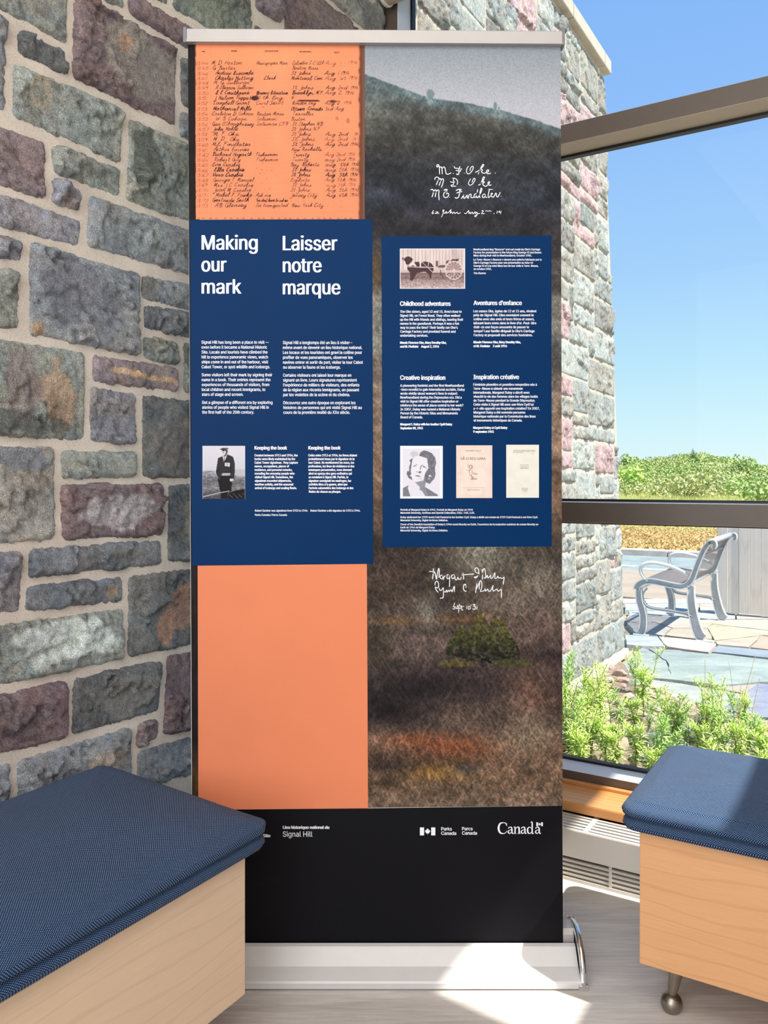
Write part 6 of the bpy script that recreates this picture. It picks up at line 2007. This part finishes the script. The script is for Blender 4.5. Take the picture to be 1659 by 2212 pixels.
# ------------------------------------------------------------------ flagstones
patio = empty('patio_paving', P(1.2, -3.2, GZ0), 'irregular slate flagstones laid on the patio around the metal bench', kind='structure')
FZ = (5.043, 1330, 1330)
FLAGS = [
    ([(170, 445), (285, 362), (350, 378), (430, 420), (510, 488), (545, 500), (600, 640), (490, 695), (150, 662), (95, 545)], (150, 160, 156), .006),
    ([(360, 372), (700, 390), (740, 402), (1010, 432), (1060, 424), (1900, 522), (1960, 740), (1560, 738), (1130, 772), (498, 699), (606, 644), (551, 498), (516, 484), (434, 418)], (148, 160, 156), .010),
    ([(150, 672), (480, 708), (930, 778), (1060, 798), (1405, 862), (1150, 1012), (900, 1120), (300, 1120), (20, 960), (60, 760)], (160, 166, 160), .0),
    ([(1110, 782), (1545, 748), (1415, 850), (1080, 792)], (168, 158, 154), .002),
    ([(1562, 752), (2000, 800), (2000, 1160), (1500, 1110), (1180, 1022), (1430, 862)], (138, 144, 162), .008),
    ([(110, 228), (455, 250), (535, 358), (285, 352), (120, 335)], (164, 172, 172), .016),
    ([(470, 250), (880, 292), (1095, 330), (1010, 424), (745, 390), (565, 362)], (196, 180, 172), .018),
    ([(1115, 344), (2000, 430), (2000, 510), (1055, 414)], (136, 148, 158), .014),
    ([(1085, 300), (1565, 242), (1450, 362), (1115, 334)], (176, 164, 150), .014),
    ([(1582, 242), (2000, 258), (2000, 420), (1470, 366)], (176, 158, 142), .014),
    ([(1000, 152), (1060, 112), (2000, 225), (2000, 246), (1590, 232), (1080, 290), (1060, 250)], (184, 174, 152), .016),
    ([(540, 232), (880, 286), (1050, 270), (1000, 160), (620, 160)], (176, 164, 150), .016),
    ([(120, 92), (240, 220), (440, 240), (530, 228), (610, 155), (420, 90)], (168, 164, 158), .014),
    ([(130, 20), (120, 84), (420, 84), (620, 150), (860, 150), (860, 60), (640, 20)], (178, 170, 160), .014),
    ([(880, 60), (880, 150), (990, 150), (1050, 105), (1700, 180), (2000, 200), (2000, 60)], (190, 180, 160), .014),
    ([(140, -40), (140, 12), (640, 12), (860, 50), (1300, 50), (1300, -40)], (170, 176, 172), .012),
    ([(1320, -40), (1320, 50), (2000, 50), (2000, -30)], (186, 178, 164), .012),
    ([(100, -120), (100, -50), (900, -50), (900, -120)], (176, 182, 176), .010),
    ([(920, -120), (920, -50), (1800, -45), (1800, -115)], (182, 172, 158), .010),
    ([(60, -175), (60, -128), (1100, -128), (1100, -175)], (190, 184, 170), .008),
    ([(1120, -175), (1120, -128), (2000, -125), (2000, -170)], (180, 182, 176), .008),
    ([(1210, 1050), (1500, 1125), (1900, 1180), (1900, 1500), (1300, 1400), (1050, 1200)], (150, 156, 170), .002),
    ([(320, 1135), (890, 1135), (1030, 1210), (1000, 1330), (500, 1300)], (176, 158, 150), .0),
]
for i, (pl, c, dz) in enumerate(FLAGS):
    pts = [ground_pt(FZ[1] + x / FZ[0], FZ[2] + y / FZ[0], GZ0) for x, y in pl]
    rr = random.Random(i)
    dense = []
    n = len(pts)
    for k in range(n):
        a, b_ = pts[k], pts[(k + 1) % n]
        L_ = math.hypot(b_[0] - a[0], b_[1] - a[1]); m_ = max(1, int(L_ / .12))
        for j in range(m_):
            t = j / m_
            dense.append((a[0] + (b_[0] - a[0]) * t + (rr.uniform(-.008, .008) if j else 0), a[1] + (b_[1] - a[1]) * t + (rr.uniform(-.008, .008) if j else 0)))
    o = sheet('flagstone', dense, GZ0 + dz, M['flag'], patio, thick=.05)
    me = o.data
    ca = me.color_attributes.new('Col', 'FLOAT_COLOR', 'POINT')
    ca.data.foreach_set('color', np.tile(np.array(lin(c) + [1], dtype=np.float32), len(me.vertices)))

# ------------------------------------------------------------------ board fence
fence = empty('board_fence', P(1.2, -5.43, GZ0), 'weathered grey board fence behind the metal bench', 'fence')
M['board'] = mat_wood('weathered_board', (226, 216, 206), (186, 174, 164), (40, .5, 1), .85, .25, 1.0, 3.0)
rnd = random.Random(12)
for k in range(26):
    p0 = .262 + k * .0905
    w = .0885
    z1 = .80 + rnd.uniform(-.006, .006)
    dq = rnd.uniform(-.004, .004)
    bm = bmesh.new(); pqbox(bm, p0, p0 + w, -5.452 + dq, -5.432 + dq, GZ0 + .02 + rnd.uniform(0, .02), z1, .002, 1)
    uvl = bm.loops.layers.uv.new('UVMap')
    for f in bm.faces:
        for l in f.loops:
            d = np.array([l.vert.co.x, l.vert.co.y]) - CORNER
            l[uvl].uv = (float(d @ WD) + k * 3.7, l.vert.co.z + k)
    bmk('board', bm, M['board'], fence)
for z0 in (.10, .62):
    uvbox('rail', .27, 2.6, -5.50, -5.456, z0, z0 + .07, M['board'], fence, .002)
for p0 in (.30, 1.45, 2.5):
    uvbox('post', p0, p0 + .09, -5.59, -5.50, GZ0 - .05, .78, M['board'], fence, .003)

# ------------------------------------------------------------------ metal bench
mb = empty('metal_bench', P(.16, -4.06, GZ0), 'silver cast-metal park bench with scrolled arms on the patio', 'bench')
BOFF = (-.10, -4.06)         # p of the front feet, q of the near frame
BL = 1.02


def bp(x, z, y):             # x back from the front feet, y along the bench (away), z up
    return P(BOFF[0] + x, BOFF[1] - y, GZ0 + .012 + z)


def tr(zx, zy):
    return ((zx - 150) / 1727.0, (1310 + (zx - 150) * .106 - zy) / 1696.0)


SEATLINE = [tr(*a) for a in [(112, 705), (122, 660), (160, 622), (230, 596), (330, 600), (450, 628), (580, 662), (690, 682), (770, 662), (830, 600), (870, 500), (915, 380), (960, 270), (1005, 185), (1055, 135), (1105, 128), (1118, 170), (1105, 205)]]
FRONTLEG = [tr(*a) for a in [(140, 690), (140, 760), (150, 860), (180, 960), (200, 1060), (202, 1160), (190, 1240), (165, 1295)]]
REARLEG = [tr(*a) for a in [(825, 680), (822, 780), (828, 900), (845, 1020), (870, 1140), (900, 1250), (935, 1330), (975, 1375)]]
STRETCH = [tr(*a) for a in [(200, 860), (240, 930), (330, 965), (480, 990), (640, 1020), (760, 1045), (830, 1090)]]
ARM = [tr(*a) for a in [(262, 590), (205, 545), (165, 480), (165, 410), (210, 365), (290, 350), (390, 362), (500, 392), (600, 430), (700, 480), (790, 545)]]
BRACE = [tr(*a) for a in [(250, 690), (205, 740), (190, 810), (215, 890), (270, 940)]]


def ibeam(parent, name, line, w0, w1, y, dep=.042, edge=True):
    pts = catmull(line, 5); n = len(pts)
    L_, R_ = [], []
    for i, p in enumerate(pts):
        t = np.array(pts[min(i + 1, n - 1)]) - np.array(pts[max(i - 1, 0)]); t = t / (np.hypot(*t) + 1e-9); nn = np.array([-t[1], t[0]])
        w = (w0 + (w1 - w0) * i / (n - 1)) / 2
        L_.append(np.array(p) + nn * w); R_.append(np.array(p) - nn * w)

    def strip(A, Bb, ya, yb):
        V, Fc = [], []
        for a, b_ in zip(A, Bb):
            V += [bp(a[0], a[1], ya), bp(b_[0], b_[1], ya), bp(b_[0], b_[1], yb), bp(a[0], a[1], yb)]
        for i in range(len(A) - 1):
            for k in range(4):
                Fc.append((i * 4 + k, i * 4 + (k + 1) % 4, i * 4 + 4 + (k + 1) % 4, i * 4 + 4 + k))
        Fc += [(3, 2, 1, 0), (len(V) - 4, len(V) - 3, len(V) - 2, len(V) - 1)]
        return V, Fc
    o = mk(name, *strip(L_, R_, y - .006, y + .006), M['benchmetal'], parent)
    fix(o)
    if edge:
        t_ = .007
        L2 = [a + (b_ - a) / (np.hypot(*(b_ - a)) + 1e-9) * t_ for a, b_ in zip(L_, R_)]; R2 = [b_ + (a - b_) / (np.hypot(*(a - b_)) + 1e-9) * t_ for a, b_ in zip(L_, R_)]
        V, Fc = merge([strip(L_, L2, y - dep / 2, y + dep / 2), strip(R2, R_, y - dep / 2, y + dep / 2)])
        e = mk(name + '_edge', V, Fc, M['benchedge'], parent); fix(e); e['kind'] = 'stuff'
    return o


def fix(o):
    bm = bmesh.new(); bm.from_mesh(o.data); bmesh.ops.recalc_face_normals(bm, faces=bm.faces); bm.to_mesh(o.data); bm.free()


for y in (0.0, BL):
    sf = empty('side_frame', bp(.3, .3, y), parent=mb)
    ibeam(sf, 'seat_rail', SEATLINE, .052, .036, y)
    ibeam(sf, 'front_leg', FRONTLEG, .05, .062, y)
    ibeam(sf, 'rear_leg', REARLEG, .052, .085, y)
    ibeam(sf, 'stretcher', STRETCH, .022, .026, y, .03)
    ibeam(sf, 'brace', BRACE, .014, .014, y, .03, False)
    for cx in (.012, .495):
        bm = bmesh.new()
        c = [bp(cx - .06, -.012, y - .03), bp(cx + .06, -.012, y - .03), bp(cx + .06, -.012, y + .03), bp(cx - .06, -.012, y + .03), bp(cx - .06, .004, y - .03), bp(cx + .06, .004, y - .03), bp(cx + .06, .004, y + .03), bp(cx - .06, .004, y + .03)]
        box8(bm, c, .002, 1); bmesh.ops.recalc_face_normals(bm, faces=bm.faces)
        bmk('foot_plate', bm, M['benchedge'], sf)
    pts = [bp(a[0], a[1], y) for a in catmull(ARM, 5)]
    V, Fc = tube(pts, [.011 + .004 * math.sin(i / len(pts) * 3.1) for i in range(len(pts))], 8)
    mk('armrest', V, Fc, M['benchedge'], mb, smooth=True)
    hx_, hz_ = tr(1062, 128)
    V, Fc = tube([bp(hx_, hz_, y - .026), bp(hx_, hz_, y - .018)], .008, 10); mk('bolt', V, Fc, M['bark'], sf)
# straps: seat and back
line = catmull([tr(*a) for a in [(90, 700), (72, 660), (78, 622), (110, 600), (160, 598), (240, 588), (330, 592), (450, 618), (580, 652), (690, 668), (760, 648), (812, 590), (852, 495), (898, 375), (944, 262), (985, 185), (1030, 145)]], 4)
ns = 34
parts_s, parts_b = [], []
cut = 48
for k in range(ns):
    y = .03 + (BL - .06) * k / (ns - 1)
    w = .0075

    def strap(seg_):
        V, Fc = [], []
        for a in seg_:
            V += [bp(a[0], a[1], y - w), bp(a[0], a[1], y + w), bp(a[0] - .001, a[1] - .005, y + w), bp(a[0] - .001, a[1] - .005, y - w)]
        for i in range(len(seg_) - 1):
            for j in range(4):
                Fc.append((i * 4 + j, i * 4 + (j + 1) % 4, i * 4 + 4 + (j + 1) % 4, i * 4 + 4 + j))
        return V, Fc
    parts_s.append(strap(line[:44])); parts_b.append(strap(line[43:]))
o = mk('seat_straps', *merge(parts_s), M['benchslat'], mb); o['kind'] = 'stuff'
o = mk('back_straps', *merge(parts_b), M['benchslat'], mb); o['kind'] = 'stuff'
for (zx, zy, r_, nm) in ((1050, 125, .022, 'top_tube'), (735, 690, .013, 'cross_tube'), (130, 690, .013, 'cross_tube'), (952, 300, .008, 'cross_tube')):
    a = tr(zx, zy)
    V, Fc = tube([bp(a[0], a[1], .005), bp(a[0], a[1], BL - .005)], r_, 14)
    mk(nm, V, Fc, M['benchmetal'], mb, smooth=True)

# ------------------------------------------------------------------ planting bed, rocks and plants
bed = [PQ(0.0, -.14), PQ(3.4, -.14), PQ(3.4, -1.6), PQ(2.3, -1.75), PQ(1.4, -1.95), PQ(.7, -2.1), PQ(.25, -2.6), PQ(0.0, -3.1)]
sheet('ground_planting_bed', bed, GZ0 + .004, M['gravel'], label='gravelly planting bed under the window', thick=.03)


def in_bed(p, q):
    lim = np.interp(p, [0, .25, .7, 1.4, 2.3, 3.4], [3.0, 2.5, 2.05, 1.9, 1.7, 1.55])
    return -q < lim


rock_meshes = []
for k in range(7):
    rs_ = np.random.RandomState(50 + k)
    bm = bmesh.new(); bmesh.ops.create_icosphere(bm, subdivisions=2, radius=1.0)
    sx, sy, sz = rs_.uniform(.8, 1.2), rs_.uniform(.6, 1.0), rs_.uniform(.45, .7)
    planes = rs_.normal(size=(9, 3)); planes /= np.linalg.norm(planes, axis=1)[:, None]
    for v_ in bm.verts:
        p_ = np.array(v_.co[:])
        for n_ in planes:
            dd = p_ @ n_
            if dd > .72: p_ = p_ - n_ * (dd - .72)
        v_.co = Vector((p_[0] * sx, p_[1] * sy, p_[2] * sz))
    me = bpy.data.meshes.new('rock'); bm.to_mesh(me); bm.free()
    c = [(196, 176, 158), (176, 172, 164), (206, 170, 156), (150, 152, 150), (210, 196, 176), (182, 160, 150), (160, 164, 160)][k]
    ca = me.color_attributes.new('Col', 'FLOAT_COLOR', 'POINT')
    ca.data.foreach_set('color', np.tile(np.array(lin(c) + [1], dtype=np.float32), len(me.vertices)))
    me.materials.append(M['flag'])
    rock_meshes.append(me)
rnd = random.Random(31)
nrock = 0
spots = []
for (x_, y_, r, k, lb) in ((1243, 1612, .085, 3, 'dark grey angular rock at the left end of the bed'), (1432, 1628, .10, 6, 'largest rounded grey rock close to the window'),
                           (1478, 1545, .10, 5, 'flat reddish rock between the green plants and the flagstones'), (1300, 1640, .075, 0, 'pale pink rock against the window frame')):
    gx_, gy_ = ground_pt(x_, y_, GZ0)
    d_ = np.array([gx_, gy_]) - CORNER
    spots.append((float(d_ @ WD), float(-d_ @ ND), r))
    o = bpy.data.objects.new('rock', rock_meshes[k]); link(o, None, (gx_, gy_, GZ0 + .004 + r * .3)); o.scale = (r, r, r * 1.1); o.rotation_euler = (.1, .1, k)
    tag(o, lb, 'rock')
for t in range(900):
    p, q = rnd.uniform(.03, 1.75), -rnd.uniform(.2, 3.0)
    if not in_bed(p, q + .05): continue
    if nrock < 40 or -q < 1.2: r = rnd.uniform(.035, .085)
    else: r = rnd.uniform(.02, .05)
    if any((p - a) ** 2 + (q - b_) ** 2 < ((r + c_) * .86) ** 2 for a, b_, c_ in spots): continue
    spots.append((p, q, r))
    o = bpy.data.objects.new('rock', rock_meshes[rnd.randrange(7)])
    link(o, None, P(p, q, GZ0 + .004 + r * .22))
    o.scale = (r, r, r); o.rotation_euler = (rnd.uniform(-.3, .3), rnd.uniform(-.3, .3), rnd.uniform(0, 6.28))
    tag(o, 'pale broken rock lying among the green plants under the window', 'rock', 'rocks in the planting bed')
    nrock += 1
    if nrock > 190: break


def plant_mesh(h, seed, bushy=1.0):
    r_ = random.Random(seed)
    sV, lV = [], []
    nst = r_.choice([1, 2, 2, 3])
    for s in range(nst):
        hh = h * r_.uniform(.7, 1.0) if s else h
        lean = (r_.uniform(-.22, .22), r_.uniform(-.22, .22))
        pts = []
        for k in range(8):
            t = k / 7
            pts.append(Vector((lean[0] * hh * t * t + .006 * math.sin(t * 7 + s), lean[1] * hh * t * t, hh * t)))
        sV.append(tube(pts, [.0028 * (1 - .6 * k / 7) for k in range(8)], 5))
        nl = int(hh * 210 * bushy)
        for j in range(nl):
            t = .12 + .88 * (j / nl) ** .85
            i0 = min(6, int(t * 7)); b_ = pts[i0].lerp(pts[i0 + 1], t * 7 - i0)
            a = j * 2.4 + r_.uniform(-.3, .3)
            L_ = (.052 if t < .85 else .036) * r_.uniform(.7, 1.2) * (1 if t > .25 else .7)
            up = .25 + 1.1 * max(0, t - .72) / .28 + r_.uniform(-.15, .25)
            d = Vector((math.cos(a), math.sin(a), up)).normalized(); side = d.cross(Vector((0, 0, 1))).normalized() * (L_ * .085)
            e1 = b_ + d * L_ * .5; e2 = b_ + d * L_ + Vector((0, 0, -L_ * .22))
            lV.append(([b_, e1 + side, e2, e1 - side], [(0, 1, 2, 3)]))
        for j in range(3):          # side shoots with a tuft
            t = r_.uniform(.45, .9); i0 = min(6, int(t * 7)); b_ = pts[i0]
            a = r_.uniform(0, 6.28); L_ = hh * r_.uniform(.12, .25)
            e = b_ + Vector((math.cos(a) * L_ * .7, math.sin(a) * L_ * .7, L_))
            sV.append(tube([b_, b_.lerp(e, .5) + Vector((0, 0, -.004)), e], .0013, 4))
            for m_ in range(16):
                a2 = m_ * 2.4; bb = b_.lerp(e, .35 + .65 * m_ / 15); d = Vector((math.cos(a2), math.sin(a2), .7)).normalized(); L2 = .032
                side = d.cross(Vector((0, 0, 1))).normalized() * (L2 * .09)
                lV.append(([bb, bb + d * L2 * .5 + side, bb + d * L2, bb + d * L2 * .5 - side], [(0, 1, 2, 3)]))
    return merge(sV), merge(lV)


PM = []
for k in range(8):
    h = [.26, .34, .42, .30, .38, .22, .46, .33][k]
    (sv, sf_), (lv, lf) = plant_mesh(h, 60 + k, 1.0 if k != 5 else 1.3)
    ms = bpy.data.meshes.new('stem'); ms.from_pydata([tuple(v_) for v_ in sv], [], sf_); ms.materials.append(M['stem'])
    ml_ = bpy.data.meshes.new('leaves'); ml_.from_pydata([tuple(v_) for v_ in lv], [], lf); ml_.materials.append(M['leaf'] if k % 4 else M['leaf2'])
    PM.append((h, ms, ml_))
rnd = random.Random(19)
# tall plants read off the photo (photo x, foot y, top y), then smaller ones between
TALL = [(1300, 1600, 1428), (1318, 1560, 1440), (1345, 1585, 1500), (1262, 1610, 1440), (1240, 1590, 1450), (1288, 1560, 1450), (1440, 1590, 1498), (1455, 1605, 1492), (1370, 1570, 1505), (1400, 1575, 1520), (1528, 1600, 1470), (1545, 1610, 1495),
        (1508, 1600, 1510), (1612, 1640, 1545), (1640, 1640, 1555), (1596, 1655, 1560), (1235, 1640, 1520), (1222, 1600, 1470), (1250, 1655, 1580), (1330, 1655, 1575), (1375, 1640, 1560), (1480, 1620, 1530), (1565, 1640, 1530), (1655, 1660, 1580),
        (1420, 1640, 1560), (1275, 1630, 1500), (1308, 1640, 1560)]
cnt = 0


def put_plant(x, y, h, label):
    k = min(range(8), key=lambda i: abs(PM[i][0] - h) + rnd.uniform(0, .08))
    r0 = empty('leafy_plant', (x, y, GZ0 + .004), label, 'plant', 'leafy plants in the planting bed' if label == PL else None)
    s = h / PM[k][0]
    for nm, me in (('stem', PM[k][1]), ('leaves', PM[k][2])):
        o = bpy.data.objects.new(nm, me); link(o, r0, (x, y, GZ0 + .004))
        if nm == 'leaves': o['kind'] = 'stuff'
    r0.scale = (s, s, s); r0.rotation_euler = (0, 0, rnd.uniform(0, 6.28))


PL = 'lime green plant with narrow leaves growing among the rocks under the window'
for (x, yf, yt) in TALL:
    gx_, gy_ = ground_pt(x, min(yf + 25, 1690), GZ0)
    h = (min(yf + 25, 1690) - yt) * gy_ / 1740.0
    lb = {1528: 'tall plant with drooping narrow leaves standing apart before the blue flagstone', 1345: 'leaning green plant rising in front of the stone wall foot',
          1440: 'upright green plant before the long grey flagstone'}.get(x, PL)
    put_plant(gx_, gy_, min(.52, h), lb); cnt += 1
for t in range(400):
    p, q = rnd.uniform(.05, 2.3), -rnd.uniform(.35, 2.4)
    if not in_bed(p, q - .15) or (p > .55 and rnd.random() < .35): continue
    x, y, _ = P(p, q, 0)
    put_plant(x, y, rnd.uniform(.16, .34) * (1.15 if p < .5 else 1), PL); cnt += 1
    if cnt > 58: break
for k in range(8):
    px_ = rnd.choice([1500, 1520, 1570, 1590, 1600, 1560, 1285]) + rnd.uniform(-10, 10)
    x, y = ground_pt(px_, 1650, GZ0)
    ln = rnd.uniform(-.12, .12); h = rnd.uniform(.28, .48)
    V, Fc = tube([(x, y, GZ0), (x + ln * .3, y, GZ0 + h * .5), (x + ln, y + .02, GZ0 + h)], [.002, .0016, .001], 5)
    V2, F2 = tube([(x + ln * .5, y, GZ0 + h * .62), (x + ln * .5 + .05, y + .02, GZ0 + h * .85)], .001, 4)
    tag(mk('dry_stalk', *merge([(V, Fc), (V2, F2)]), M['dry']), 'thin dead plant stalk standing among the green plants', 'stalk', 'dry stalks in the planting bed')
